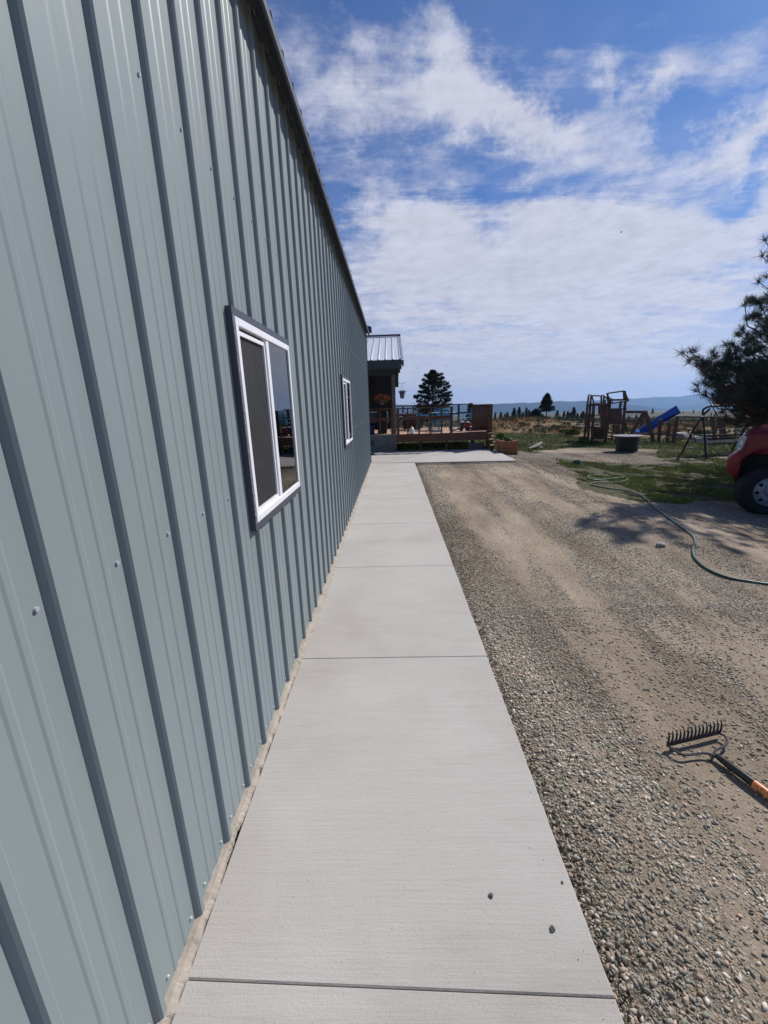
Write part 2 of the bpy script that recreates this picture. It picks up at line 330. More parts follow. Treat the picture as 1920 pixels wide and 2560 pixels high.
yard=mixc(1.,mixc(gcl.outputs[0],dirt,stn),damp(),'MULTIPLY')
soil=ramp(nz_(13,7,.7).outputs[0],[(.36,(.035,.04,.018)),(.52,(.07,.07,.035)),(.64,(.15,.12,.085)),(.75,(.22,.19,.15))])
c1=mixc(sz.outputs[0],yard,soil)
mead=ramp(nz_(.16,7,.65,(1,.6,1)).outputs[0],[(.32,(.10,.11,.05)),(.43,(.19,.15,.08)),(.53,(.27,.165,.095)),(.64,(.21,.19,.10)),(.8,(.13,.13,.07))])
sage=ramp(nz_(.010,9,.7,(1,.55,1)).outputs[0],[(.35,(.045,.052,.035)),(.5,(.075,.075,.055)),(.6,(.105,.095,.07)),(.7,(.05,.055,.04))])
sp2=ramp(nz_(.13,4,.8).outputs[0],[(.38,(.55,.6,.5)),(.5,(1,1,1)),(.66,(1.25,1.2,1.1))])
sage=mixc(.8,sage,sp2,'MULTIPLY')
geo=nd(nt,'ShaderNodeNewGeometry'); ln=nd(nt,'ShaderNodeVectorMath',operation='LENGTH'); L.new(geo.outputs['Position'],ln.inputs[0])
fr=nd(nt,'ShaderNodeMapRange',interpolation_type='SMOOTHSTEP',i={1:45,2:130}); L.new(ln.outputs['Value'],fr.inputs[0])
mead=mixc(.9,mead,ramp(nz_(1.6,5,.75).outputs[0],[(.38,(.38,.45,.32)),(.52,(.75,.78,.68)),(.64,(1.0,.95,.85))]),'MULTIPLY')
c2=mixc(fr.outputs[0],mead,sage)
c3=mixc(sz.outputs[2],c1,c2)
# lawn keeps its colour where it runs into the meadow
c3=mixc(sz.outputs[0],c3,soil)
L.new(c3,b.inputs['Base Color'])
hb=nd(nt,'ShaderNodeMath',op='MULTIPLY'); L.new(v1.outputs['Distance'],hb.inputs[0]); L.new(gcl.outputs[0],hb.inputs[1])
hb2=nd(nt,'ShaderNodeMath',op='MULTIPLY_ADD'); L.new(nz_(70,5,.7).outputs[0],hb2.inputs[0]); hb2.inputs[1].default_value=-.9; L.new(hb.outputs[0],hb2.inputs[2])
bp=nd(nt,'ShaderNodeBump',invert=True,i={'Strength':.75,'Distance':.010}); L.new(hb2.outputs[0],bp.inputs['Height']); L.new(bp.outputs[0],b.inputs['Normal'])
g=npmesh('ground',V,Fq,gm,attr={'zone':zone},smooth=True,kind='structure')

# ---------------------------------------------------------------- walkway and slab
M_conc=bpy.data.materials.new('broomed_concrete'); M_conc.use_nodes=True; nt=M_conc.node_tree; L=nt.links; b=nt.nodes['Principled BSDF']; b.inputs['Roughness'].default_value=.85; b.inputs['Specular IOR Level'].default_value=.3
tcg=nd(nt,'ShaderNodeTexCoord')
base=ramp(nz_(1.3,7,.6).outputs[0],[(.3,(.40,.377,.35)),(.5,(.43,.408,.38)),(.7,(.455,.432,.405))])
broom=nz_(26,5,.75,(.12,3.2,1)).outputs[0]
base=mixc(.8,base,ramp(broom,[(.22,(.86,.85,.84)),(.42,(.98,.98,.98)),(.7,(1.03,1.03,1.03))]),'MULTIPLY')
base=mixc(.7,base,ramp(nz_(2.0,6,.7,(.5,1.6,1)).outputs[0],[(.28,(.86,.83,.80)),(.5,(1,1,1)),(.7,(1.05,1.035,1.02))]),'MULTIPLY')
base=mixc(.8,base,ramp(nz_(.8,4,.55,(1,.8,1)).outputs[0],[(.34,(.93,.90,.88)),(.46,(1,1,1)),(.62,(1.0,1.0,1.0)),(.7,(1.04,1.01,.99))]),'MULTIPLY')
base=mixc(.75,base,ramp(nz_(150,2,.5).outputs[0],[(.24,(.55,.53,.5)),(.36,(1,1,1))]),'MULTIPLY')
edge_=nd(nt,'ShaderNodeSeparateXYZ'); L.new(tcg.outputs['Object'],edge_.inputs[0])
L.new(base,b.inputs['Base Color'])
nbm=nd(nt,'ShaderNodeMath',op='MULTIPLY_ADD'); L.new(nz_(160,3,.6).outputs[0],nbm.inputs[0]); nbm.inputs[1].default_value=.6; L.new(nz_(24,4,.7,(.15,3,1)).outputs[0],nbm.inputs[2])
bp=nd(nt,'ShaderNodeBump',i={'Strength':.55,'Distance':.004}); L.new(nbm.outputs[0],bp.inputs['Height']); L.new(bp.outputs[0],b.inputs['Normal'])
def slab(name,x0,x1,ya,yb,zt=0,zb=-.11,step=.03,skewa=0,skewb=0):
    """one panel: top with slightly irregular, rounded arrises"""
    R=np.random.default_rng(int((ya+20)*100)); m=MB(); r=.0035
    def ring(i,zz):
        P=[]
        n=max(2,int((yb-ya)/step)); 
        yy=np.linspace(0,1,n)
        for t in yy: P.append((x1-i+.0015*math.sin(t*9+ya*3)+wob[int(t*(len(wob)-1))]*.35, ya+i+(yb-ya-2*i)*t+skewa*(1-t)+skewb*t*(1), zz))
        for t in (.66,.33): P.append((x0+i+(x1-x0-2*i)*t,yb-i+skewb*t,zz))
        P.append((x0+i,yb-i,zz)); P.append((x0+i,ya+i,zz))
        for t in (.33,.66): P.append((x0+i+(x1-x0-2*i)*t,ya+i+skewa*t,zz))
        return P
    wob=np.convolve(R.normal(0,.0022,200),np.ones(3)/2,'same')
    a=ring(0,zb); c=ring(0,zt-r); d=ring(r,zt); n=len(a)
    V_=a+c+d; f=[(i,(i+1)%n,(i+1)%n+n,i+n) for i in range(n)]+[(i+n,(i+1)%n+n,(i+1)%n+2*n,i+2*n) for i in range(n)]+[tuple(range(2*n,3*n))]
    m.add(V_,f); return m
jy=[-2.27,-.743,.784,2.310,3.837,5.364,6.891,8.418,9.945,11.40]
mw=MB()
for i in range(len(jy)-1):
    sk=-.030 if i==2 else 0; skp=-.030 if i==1 else 0
    s_=slab('p',-.628,.558,jy[i]+.0014,jy[i+1]-.0014,skewa=sk,skewb=skp); mw.add(s_.v,s_.f)
mw.box(-.628,.55,-2.2,11.39,-.14,-.045)
tag(mw.build('walkway',M_conc,recalc=False),'pale broomed concrete walkway beside the metal wall','walkway',kind='structure')
mj=MB(); mj.box(-.60,.545,-2.2,11.38,-.044,-.0075); tag(mj.build('joint_shade',mat('joint_shade',(.06,.052,.045),rough=1)),kind='structure')  # dark strip under the panels stands in for shade in the joints
ms=MB(); pa=[(-1.3,11.402),(3.30,11.16),(3.34,14.18),(-1.3,14.36)]
ms.prism([(x,y,-.16) for x,y in pa],(0,0,.16))
tag(ms.build('patio_slab',M_conc,bevel=.006),'pale concrete slab in front of the deck','slab',kind='structure')
# footing ledge (cream foam and mortar between sheeting and slab)
M_ledge=mat('cream_mortar',(.35,.305,.25),rough=.9,var=.2,vscale=9,bump=.6,bscale=45,col2=(.36,.30,.25),c2scale=26,c2amt=.35)

# ================================================================ METAL BUILDING
WX=-.664; P0=.9185; SP=.2286; YS=-3.2; YE=11.36
def eave(y): return 3.515-.0125*(y-2.6)
bld=thing('metal_building',(-6.5,4,-.1),'long sage grey metal sided building with vertical ribs and two white windows','building')
wins=[(1.785,2.685,1.055,1.935),(5.47,6.37,1.055,1.915)]
prof=[(-.004,0),(0,0),(.0065,.0125),(.012,.0185),(.028,.0185),(.044,0)]
for c in (.113,.170): prof+=[(c-.012,0),(c-.006,.0022),(c+.006,.0022),(c+.012,0)]
pts=[]
k=int((YS-P0)/SP)-1
while P0+k*SP<YE:
    for dy,h in prof:
        y=P0+k*SP+dy
        if YS<=y<=YE: pts.append((y,h))
    k+=1
for a,bb,_,_ in wins:
    for e in (a,bb):
        ysv=[p[0] for p in pts]; hsv=[p[1] for p in pts]; pts.append((e,float(np.interp(e,ysv,hsv)))); pts.sort()
pts.sort(); pts=[(YS,0)]+pts+[(YE,0)]
m=MB()
def strip(i,z0a,z0b,z1a,z1b):
    (ya,ha),(yb,hb)=pts[i],pts[i+1]
    m.add([(WX+ha,ya,z0a),(WX+hb,yb,z0b),(WX+hb,yb,z1b),(WX+ha,ya,z1a)],[(0,1,2,3)])
ROWZ=[.004,.9,1.045,1.94,2.6]
for i in range(len(pts)-1):
    ya,yb=pts[i][0],pts[i+1][0]
    if yb-ya<1e-6: continue
    hole=None
    for (a,c,z0,z1) in wins:
        if ya>=a-1e-6 and yb<=c+1e-6: hole=(z0,z1)
    if hole: strip(i,.004,.004,hole[0],hole[0]); strip(i,hole[1],hole[1],eave(ya),eave(yb))
    else: strip(i,.004,.004,eave(ya),eave(yb))
wall=m.build('wall_sheeting',M_panel,bld,recalc=False)
me=wall.data
bm=bmesh.new(); bm.from_mesh(me); bmesh.ops.remove_doubles(bm,verts=bm.verts[:],dist=1e-5)
for f in bm.faces:
    if f.normal.x<0: f.normal_flip()
bm.to_mesh(me); bm.free()
# rest of the shell
m=MB(); m.box(-12.4,-12.3,YS,YE,-.1,3.4).box(-12.3,WX-.03,YE-.10,YE-.003,-.1,3.36).box(-12.3,WX-.03,YS,YS+.1,-.1,3.4); m.build('rear_walls',M_panel,bld)
m=MB(); m.box(-12.2,WX-.25,YS+.2,YE-.2,-.05,.0); m.box(-4.2,-4.1,YS+.2,YE-.2,0,3.3); m.build('interior',M_dark,bld)
# roof
m=MB(); rx0=-.555; sl=.22
def rz(x,y): return eave(y)-.075+(rx0-x)*sl
a=[];yy=YS-.2; prf=[(0,0),(.016,.0),(.028,.019),(.050,.019),(.062,0)]
py=[]; k=0
while yy<YE+.05:
    for dy,h in prf: py.append((yy+dy,h))
    yy+=SP
for (ya,ha),(yb,hb) in zip(py[:-1],py[1:]):
    m.add([(rx0,ya,rz(rx0,ya)+ha),(rx0,yb,rz(rx0,yb)+hb),(-6.5,yb,rz(-6.5,yb)+hb),(-6.5,ya,rz(-6.5,ya)+ha)],[(0,1,2,3)])
    m.add([(-12.6,ya,rz(-.4,ya)+ha),(-12.6,yb,rz(-.4,yb)+hb),(-6.5,yb,rz(-6.5,yb)+hb),(-6.5,ya,rz(-6.5,ya)+ha)],[(0,3,2,1)])
m.build('roof_sheeting',M_rooft,bld,recalc=False)
m=MB()
m.prism([(rx0,YS-.2,rz(rx0,YS)-.002),(rx0,YS-.2,rz(rx0,YS)-.05),(rx0-.012,YS-.2,rz(rx0,YS)-.055),(rx0-.055,YS-.2,rz(rx0,YS)-.006)],(0,YE+.2-YS,rz(rx0,YE)-rz(rx0,YS)))
m.build('eave_flashing',M_trim,bld)
m=MB(); m.prism([(WX+.0205,YS,eave(YS)-.0),(WX+.0205,YS,eave(YS)-.05),(WX+.026,YS,eave(YS)-.05),(WX+.026,YS,eave(YS)-.0)],(0,YE-YS,eave(YE)-eave(YS)))
m.prism([(WX+.021,YS,eave(YS)-.004),(rx0-.014,YS,eave(YS)-.070),(rx0-.014,YS,eave(YS)-.066),(WX+.021,YS,eave(YS)+.0)],(0,YE-YS,eave(YE)-eave(YS)))
m.build('eave_trim',mat('eave_trim_paint',(.20,.22,.235),rough=.4),bld)
m=MB(); m.prism([(-.70,YE+.003,3.36),(-.50,YE+.003,3.36),(-.505,YE+.003,3.50),(-.70,YE+.003,3.56)],(0,.06,0)); m.build('rake_trim_end',M_trim,bld)
m=MB(); m.box(WX-.02,WX+.028,YE-.0,YE+.022,.004,eave(YE)-.03); m.build('corner_trim',M_trim,bld)
# footing ledge, one strip following the ribs with a crumbly edge
R=np.random.default_rng(4); m=MB(); n=1500; yy=np.linspace(YS,YE,n); ed=-.627+.003*np.sin(yy*3.1)+np.convolve(R.normal(0,.009,n),np.ones(4)/4,'same')+.022*smooth((yy-1.4)/1.2)*(.6+.5*np.sin(yy*2.3))
hh=.003+np.convolve(R.normal(0,.0026,n),np.ones(3)/3,'same')
V_=[];F_=[]
for i in range(n):
    V_+=[(WX-.02,yy[i],.0155),(WX+.018,yy[i],.012+hh[i]*.3),(ed[i]-.004,yy[i],hh[i]),(ed[i],yy[i],-.01)]
for i in range(n-1):
    for j in range(3): a=i*4+j; F_.append((a,a+1,a+5,a+4))
m.add(V_,F_); m.build('footing_ledge',M_ledge,bld,recalc=True)
# windows
M_glass=bpy.data.materials.new('window_glass'); M_glass.use_nodes=True; nt=M_glass.node_tree; L=nt.links
for n_ in list(nt.nodes):
    if n_.type=='BSDF_PRINCIPLED': nt.nodes.remove(n_)
gl=nd(nt,'ShaderNodeBsdfGlossy',i={'Roughness':.0}); tr=nd(nt,'ShaderNodeBsdfTransparent',i={'Color':(.70,.80,.74,1)}); fz=nd(nt,'ShaderNodeFresnel',i={'IOR':3.3}); ms_=nd(nt,'ShaderNodeMixShader')
L.new(fz.outputs[0],ms_.inputs[0]); L.new(tr.outputs[0],ms_.inputs[1]); L.new(gl.outputs[0],ms_.inputs[2]); L.new(ms_.outputs[0],nt.nodes['Material Output'].inputs[0])
M_screen=bpy.data.materials.new('insect_screen'); M_screen.use_nodes=True; nt=M_screen.node_tree; L=nt.links; b=nt.nodes['Principled BSDF']; b.inputs['Base Color'].default_value=(.018,.018,.02,1); b.inputs['Roughness'].default_value=.8
ms_=nd(nt,'ShaderNodeMixShader',i={0:.8}); tr=nd(nt,'ShaderNodeBsdfTransparent'); L.new(tr.outputs[0],ms_.inputs[1]); L.new(b.outputs[0],ms_.inputs[2]); L.new(ms_.outputs[0],nt.nodes['Material Output'].inputs[0])
M_caulk=mat('old_caulk',(.42,.40,.42),rough=.8,var=.3,vscale=20)
M_green=mat('green_sash',(.25,.5,.35),rough=.5)
FX=-.628
for wi,(a,c,z0,z1) in enumerate(wins):
    m=MB(); t=.032   # dark J trim round the opening
    for (y0,y1,q0,q1) in ((a-.004,a+.030,z0-t,z1+t),(c-.02,c+.006,z0-t,z1+t)):
        m.box(WX-.01,FX-.008,y0,y1,q0,q1)
    m.box(WX-.01,FX-.008,a+.031,c-.021,z1,z1+t).box(WX-.01,FX-.008,a+.031,c-.021,z0-t,z0)
    win=m.build('window',M_trim,bld)
    win['label']='near window with a wide view of the yard reflected' if wi==0 else 'far narrow looking window along the wall'
    m=MB(); fw=.033; X0=WX-.06; a2=a+.006; c2=c-.006; q0=z0+.004; q1=z1-.004
    m.box(X0,FX,a2,a2+fw,q0,q1).box(X0,FX,c2-fw,c2,q0,q1).box(X0,FX,a2+fw,c2-fw,q1-fw,q1).box(X0,FX,a2+fw,c2-fw,q0,q0+fw)
    m.build('frame',M_vinyl,win,bevel=.004)
    mid=(a+c)/2
    m=MB(); m.box(X0,FX-.006,mid-.022,mid+.024,q0+fw,q1-fw); m.build('meeting_rail',M_vinyl,win,bevel=.003)
    m=MB(); s=.018   # screen frame in the near half
    ya,yb=a2+fw,mid-.022; za,zb=q0+fw,q1-fw
    m.box(FX-.030,FX-.014,ya,ya+s,za,zb).box(FX-.030,FX-.014,yb-s,yb,za,zb).box(FX-.030,FX-.014,ya+s,yb-s,zb-s-.012,zb-.012).box(FX-.030,FX-.014,ya+s,yb-s,za,za+s)
    m.build('screen_frame',M_vinyl,win)
    m=MB(); m.add([(FX-.024,ya,za),(FX-.024,yb,za),(FX-.024,yb,zb),(FX-.024,ya,zb)],[(0,1,2,3)]); m.build('screen',M_screen,win,recalc=False)
    m=MB(); yc,yd=mid+.024,c2-fw; m.add([(FX-.009,yc,za),(FX-.009,yd,za),(FX-.009,yd,zb),(FX-.009,yc,zb)],[(0,1,2,3)]); m.add([(FX-.045,ya,za),(FX-.045,yb,za),(FX-.045,yb,zb),(FX-.045,ya,zb)],[(0,1,2,3)]); m.build('pane',M_glass,win,recalc=False)
    m=MB(); m.box(X0-.09,X0-.03,a2,c2,q0-.02,q0+.03).box(X0-.09,X0-.03,c2-.03,c2+.01,q0,q1).box(X0-.05,X0-.01,yd-.12,yd-.085,q0+.03,q1); m.build('inner_sash',M_green if wi==0 else M_vinyl,win)
    R=random.Random(wi); m=MB(); m.tube([(FX-.009+.002*R.random(),a+.003+.002*R.random(),zz) for zz in np.linspace(z0,z1,70)],[.0025+.0035*R.random()**3 for _ in range(70)],5); m.build('caulk_bead',M_caulk,win)
# screws
sm=MB(); sm.lathe((0,0,0),[(.0098,0),(.0098,.002),(.009,.003),(.005,.0034),(.005,.0095),(.0042,.0105)],12,(1,0,0))
sc0=None; far=MB(); spots=[]
k=-14
while P0+k*SP<YE:
    y=P0+k*SP
    for zz in (1.212,2.435): spots.append((y-.020,zz))
    spots.append((y-.020,.040)); spots.append((y+.074,.040)); k+=1
spots=[s for s in spots if YS<s[0]<YE-.1 and not any(a-.06<s[0]<c+.06 and z0-.06<s[1]<z1+.06 for a,c,z0,z1 in wins)]
spots.sort(key=lambda s:(s[0]<.1)*100+math.hypot(s[0],s[1]-CAMZ))
og=origin(bld)
for i,(y,zz) in enumerate(spots):
    if i<96:
        if sc0 is None: sc0=sm.build('screw',M_screw,None,smooth=True); me0=sc0.data; o=sc0
        else: o=sc0.copy(); COL.objects.link(o)
        o.parent=bld; o.location=Vector((WX+.0,y,zz))-og
    else: far.add([(WX+v[0],y+v[1],zz+v[2]) for v in sm.v],sm.f)
fo=far.build('screws',M_screw,bld,smooth=True,recalc=False); fo['kind']='stuff'
# small dent in the third rib
m=MB(); m.blob((WX+.0195,1.183,1.205),.012,5,2,.05,(.22,.9,1.9)); 

# ================================================================ HOUSE WITH PORCH
hy=14.32
house=thing('house',(-3,17,0),'dark porch end of a house with pale ribbed metal roof beyond the metal building','house')
m=MB(); m.box(-6,.085,hy,hy+.2,-.02,.56); 
m.build('block_foundation',M_block,house)
m=MB()
for r in range(3):                       # mortar-raised courses as separate slightly proud blocks
    for c in range(12):
        x1=.08-c*.41-(.2 if r%2 else 0); x0=max(x1-.395,-5.9)
        if x1-.395<-5.9: continue
        m.box(x0,x1,hy-.012,hy-.001,.01+r*.185,.185+r*.185)
m.build('block_courses',M_block,house,bevel=.004)
m=MB(); m.box(-.93,-.70,hy-.016,hy-.013,.20,.37); m.build('vent_grille',M_black,house)
m=MB(); m.box(-6,.02,17.6,17.8,.56,3.4).box(-6.1,-5.9,hy+.2,17.6,.56,3.1); m.build('wall',M_shade,house)
m=MB(); m.box(-1.6,-.75,17.56,17.598,.6,2.6); m.build('door',M_dark,house)
m=MB(); m.box(-.56,-.25,hy+.35,hy+.42,.57,2.9); m.build('wall_panel',M_shade,house)
# header and end drop
m=MB(); m.box(-6,.20,hy-.02,hy+.14,2.50,2.86); m.build('header_beam',M_house,house)
m=MB(); m.box(.02,.20,hy+.141,hy+.6,2.13,2.86); m.box(.092,.20,hy-.02,hy+.14,2.13,2.498); m.build('gable_board',M_house,house)
m=MB(); m.box(-.035,.09,hy+.0,hy+.13,.58,2.498); post=m.build('porch_post',M_wood3,house)
ey=13.75; ez=2.93; ridy=17.6; ridz=4.17; rxr=.36
m=MB(); sl2=(ridz-ez)/(ridy-ey)
m.prism([(-6.5,ey,ez-.02),(rxr-.06,ey,ez-.02),(rxr-.06,ridy,ridz-.02),(-6.5,ridy,ridz-.02)],(0,0,-.12)); m.prism([(-6.5,ridy+.001,ridz-.02),(rxr-.06,ridy+.001,ridz-.02),(rxr-.06,21.5,ez-.02),(-6.5,21.5,ez-.02)],(0,0,-.12)); m.build('roof_deck',M_house,house)
m=MB()
x=rxr-.10; xs_=[]
while x>-6.5: xs_.append(x); x-=.2286
for x in xs_:
    a=[(x-.2286+.03,0.0),(x-.03,0.0),(x-.018,.022),(x+.012,.022),(x+.03,0)]
    for (xa,ha),(xb,hb) in zip(a[:-1],a[1:]):
        m.add([(xa,ey-.04,ez-.012+ha),(xb,ey-.04,ez-.012+hb),(xb,ridy,ridz+ha),(xa,ridy,ridz+ha)],[(0,1,2,3)])
        m.add([(xa,21.5,ez+ha),(xb,21.5,ez+hb),(xb,ridy,ridz+ha),(xa,ridy,ridz+ha)],[(3,2,1,0)])
m.build('metal_roof',M_roofw,house,recalc=False)
M_rake=mat('rake_flashing',(.22,.23,.30),rough=.4)
m=MB(); m.prism([(rxr-.07,ey-.04,ez+.012),(rxr,ey-.04,ez+.0),(rxr,ridy,ridz+.015),(rxr-.07,ridy,ridz+.03)],(0,0,.012)); m.build('rake_flashing',M_rake,house)
m=MB(); m.box(-6.5,rxr,ridy-.10,ridy+.12,ridz+.03,ridz+.07); m.build('ridge_cap',M_trim,house)
m=MB(); m.box(-6.5,rxr+.0,ey-.03,ey,ez-.17,ez-.03).box(rxr-.03,rxr+.01,ey+.001,ey+.6,ez-.17,ez-.02); m.build('fascia',M_rooft,house)
m=MB(); m.box(-6.5,rxr-.06,ey+.001,hy-.021,ez-.26,ez-.171).box(.18,rxr-.10,ey+.3,hy+.2,ez-.36,ez-.262); m.build('soffit',M_rooft,house)
vA,vB=at(910,873,16.3),at(934.5,873,16.3); m=MB(); m.box(vA.x,vB.x,16.15,16.45,vA.z-.09,vA.z+.07); m.build('roof_vent',M_trim,house,bevel=.03)
# house number running down the post
M_num=mat('number_paint',(.16,.16,.18),rough=.6)
num=[]
for i,chx in enumerate('12287'):
    cu=bpy.data.curves.new('digit_curve','FONT'); cu.body=chx; cu.size=.17; cu.extrude=.006; cu.align_x='CENTER'
    t=bpy.data.objects.new('tmp',cu); COL.objects.link(t); dg=bpy.context.evaluated_depsgraph_get(); me=bpy.data.meshes.new_from_object(t.evaluated_get(dg)); bpy.data.objects.remove(t)
    me.materials.append(M_num); o=bpy.data.objects.new('number_digit',me); COL.objects.link(o); o.parent=house; o.rotation_euler=(PI/2,0,0); o.location=Vector((.028,hy-.022 if i<1 else hy-.008,2.36-i*.135))-origin(house)
# ================================================================ DECK
dy=14.12; dz=.575
deck=thing('deck',(1.6,15.5,0),'raised red brown wooden deck with railing and tall board screen behind the slab','deck')
m=MB(); yb=17.6; n=22
for i in range(n):
    y0=dy+.05+i*(yb-dy-.05)/n; m.box(.10 if y0<hy+.3 else -.0,3.27,y0,y0+(yb-dy)/n-.008,dz-.035,dz)
for i in range(n):
    y0=hy+.22+i*.148
    if y0<17.5: m.box(-1.6,-.012,y0,y0+.14,dz-.035,dz-.001)
m.build('deck_boards',M_deckf,deck)
m=MB(); m.box(.092,3.28,dy,dy+.045,.315,dz-.005); m.box(3.235,3.28,dy+.046,yb,.33,dz-.036); m.build('fascia_board',M_woodh,deck,bevel=.004)
m=MB()
for x in (.9,1.8,2.7): m.box(x,x+.1,dy+.5,dy+.6,-.05,.53)
m.box(.1,3.2,dy+.46,dy+.499,.36,.53).box(2.55,3.1,dy+.2,dy+.24,-.02,.2); m.build('joists',M_wood3,deck)
rt=1.435
def rail(x0,x1,y,posts,parent=deck,nm='railing',mt=M_wood,midz=(1.03,1.15),fp=.05,top=rt):
    m=MB(); m.box(x0,x1,y-.01,y+.10,top-.035,top); f=m.build(nm,mt,parent)
    m=MB(); m.box(x0,x1,y+.0,y+.035,*midz); m.build('mid_rail',mt,f)
    for px_,w_ in posts:
        m=MB(); m.box(px_-w_/2,px_+w_/2,y+.036,y+.09,dz,top-.036); m.build('baluster',mt,f)
rail(.092,1.985,dy-.01,[(at(p,1060,dy).x,w_) for p,w_ in ((1019.6,.045),(1048,.05),(1077,.05),(1104,.05))]+[(1.94,.085),(.15,.09)])
rail(-.92,-.04,hy-.06,[(at(p,1060,hy).x,w_) for p,w_ in ((922,.05),(950,.05),(980,.07))],midz=(1.03,1.13))
yb2=17.45
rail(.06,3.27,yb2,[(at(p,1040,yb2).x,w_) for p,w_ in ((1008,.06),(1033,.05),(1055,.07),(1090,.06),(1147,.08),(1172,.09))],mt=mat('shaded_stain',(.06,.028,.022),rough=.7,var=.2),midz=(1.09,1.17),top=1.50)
# privacy screen
m=MB(); xa,xb=2.52,3.27; pz0,pz1=.595,1.475; m_=13
sx=at(1180,1040,dy+.35).x
n=9
for i in range(n):
    x0=sx+i*(3.17-sx)/n; m.box(x0,x0+(3.17-sx)/n-.006,dy+.31,dy+.33,pz0,pz1)
m.build('screen_boards',M_wood,deck); 
m=MB(); m.box(sx,3.17,dy+.331,dy+.36,1.38,1.46); m.build('screen_cleat',M_wood,deck); m=MB(); m.box(sx,3.17,dy+.331,dy+.36,.64,.72); m.build('screen_cleat',M_wood,deck)
m=MB(); m.box(3.172,3.30,dy+.02,dy+.33,dz+.02,pz1+.0); m.build('screen_post',M_woodh,deck)
m=MB(); m.box(3.172,3.30,dy+.05,dy+.33,.0,dz+.018); m.build('corner_post',M_woodh,deck)
# stair posts stepping down at the corner
for (px_,pt,pb,yy_) in ((1224,1082.5,1127,dy-.03),(1227.5,1098,1127,dy-.2),(1230,1113,1127,dy-.42)):
    T=at(px_,pt,yy_); 
    m=MB(); m.box(T.x-.055,T.x+.055,yy_-.05,yy_+.05,.0,T.z-.012); so_=m.build('stair_post',M_woodh,deck)
    m=MB(); m.box(T.x-.06,T.x+.06,yy_-.055,yy_+.055,T.z-.0115,T.z+.012); m.build('post_cap',M_cap,so_)
m=MB()
for i,zz in enumerate((.20,.39)): m.box(3.31,3.52,dy+.2+i*.02,dy+1.2,zz-.03,zz)
m.build('stair_tread',M_woodh,deck)

# ---- things on and around the deck
def pot(name,c,r0,r1,h,m_,label,cat):
    t=thing(name,c,label,cat); m=MB(); m.lathe(c,[(r0,0),(r1,h),(r1+.012,h),(r1+.012,h+.02),(r1-.01,h+.02),(r1-.02,h-.03),(.001,h-.03)],20); m.build('pot',m_,t,smooth=True); return t
def leaves(c,rx,ry,rz_,n,s,seed,droop=0):
    R=np.random.default_rng(seed); d=R.normal(size=(n,3)); d/=np.linalg.norm(d,axis=1)[:,None]; rad=R.random(n)**.4
    P=np.array(c)+d*rad[:,None]*np.array([rx,ry,rz_]); a=R.normal(size=(n,3)); a/=np.linalg.norm(a,axis=1)[:,None]; bb=np.cross(a,R.normal(size=(n,3))); bb/=np.linalg.norm(bb,axis=1)[:,None]
    sz_=s*(.6+.8*R.random(n))[:,None]
    V=np.stack([P-a*sz_,P+bb*sz_*.45,P+a*sz_,P-bb*sz_*.45],1).reshape(-1,3); Fa=np.arange(4*n).reshape(n,4); return V,Fa
def leafobj(name,c,rx,ry,rz_,n,s,seed,m_,parent,label=None):
    V,Fa=leaves(c,rx,ry,rz_,n,s,seed); o=origin(parent); ob=npmesh(name,V-np.array(o),Fa,m_,parent); 
    if label: ob['label']=label
    return ob
M_potg=mat('grey_blue_pot',(.10,.11,.16),rough=.6)
# hanging planter on a bracket, in open air right of the porch
c=at(1005.5,996.5,13.95); t=pot('hanging_planter',c,.062,.088,.19,M_potg,'grey blue hanging pot on a curved bracket right of the porch post','planter')
leafobj('foliage',c+Vector((0,0,.21)),.13,.13,.045,160,.026,1,M_weed,t)
hk=at(1004.5,960,13.95); m=MB(); m.tube([c+Vector((-.085,0,.19)),hk-Vector((0,0,.06))],.003,5).tube([c+Vector((.085,0,.19)),hk-Vector((0,0,.06))],.003,5).tube([hk-Vector((0,0,.06)),hk],.005,5); m.build('hanger_wires',M_iron,t)
m=MB(); p_=[at(x,y,13.95) for x,y in ((993.5,957),(998,959),(1004,960),(1009,959),(1013,955.5),(1012,953.5))]; m.tube(p_,.006,6); m.tube([p_[0],Vector((.15,14.3,p_[0].z+.02))],.006,6); m.build('bracket',M_iron,t)
# orange flower basket inside the porch
c=at(954.5,1011,hy+.2); c.z-=.02; t=pot('flower_basket',c,.06,.12,.12,M_potg,'hanging basket of orange flowers in the dark porch opening','flower basket')
leafobj('foliage',c+Vector((0,0,.17)),.26,.22,.13,420,.03,2,mat('basket_leaves',(.06,.07,.03),rough=.6),t)
M_orange=mat('orange_petals',(.62,.13,.04),rough=.5,var=.3,vscale=30,col2=(.7,.30,.10),c2scale=12)
leafobj('flower_heads',c+Vector((0,-.03,.23)),.29,.25,.14,520,.024,3,M_orange,t)['kind']='stuff'
m=MB()
for a_ in (0,2.1,4.2): m.tube([c+Vector((.11*math.cos(a_),.11*math.sin(a_),.13)),c+Vector((0,0,.62))],.003,5)
m.tube([c+Vector((0,0,.62)),Vector((c.x,c.y,2.5))],.003,5); m.build('hanger_wires',M_iron,t)
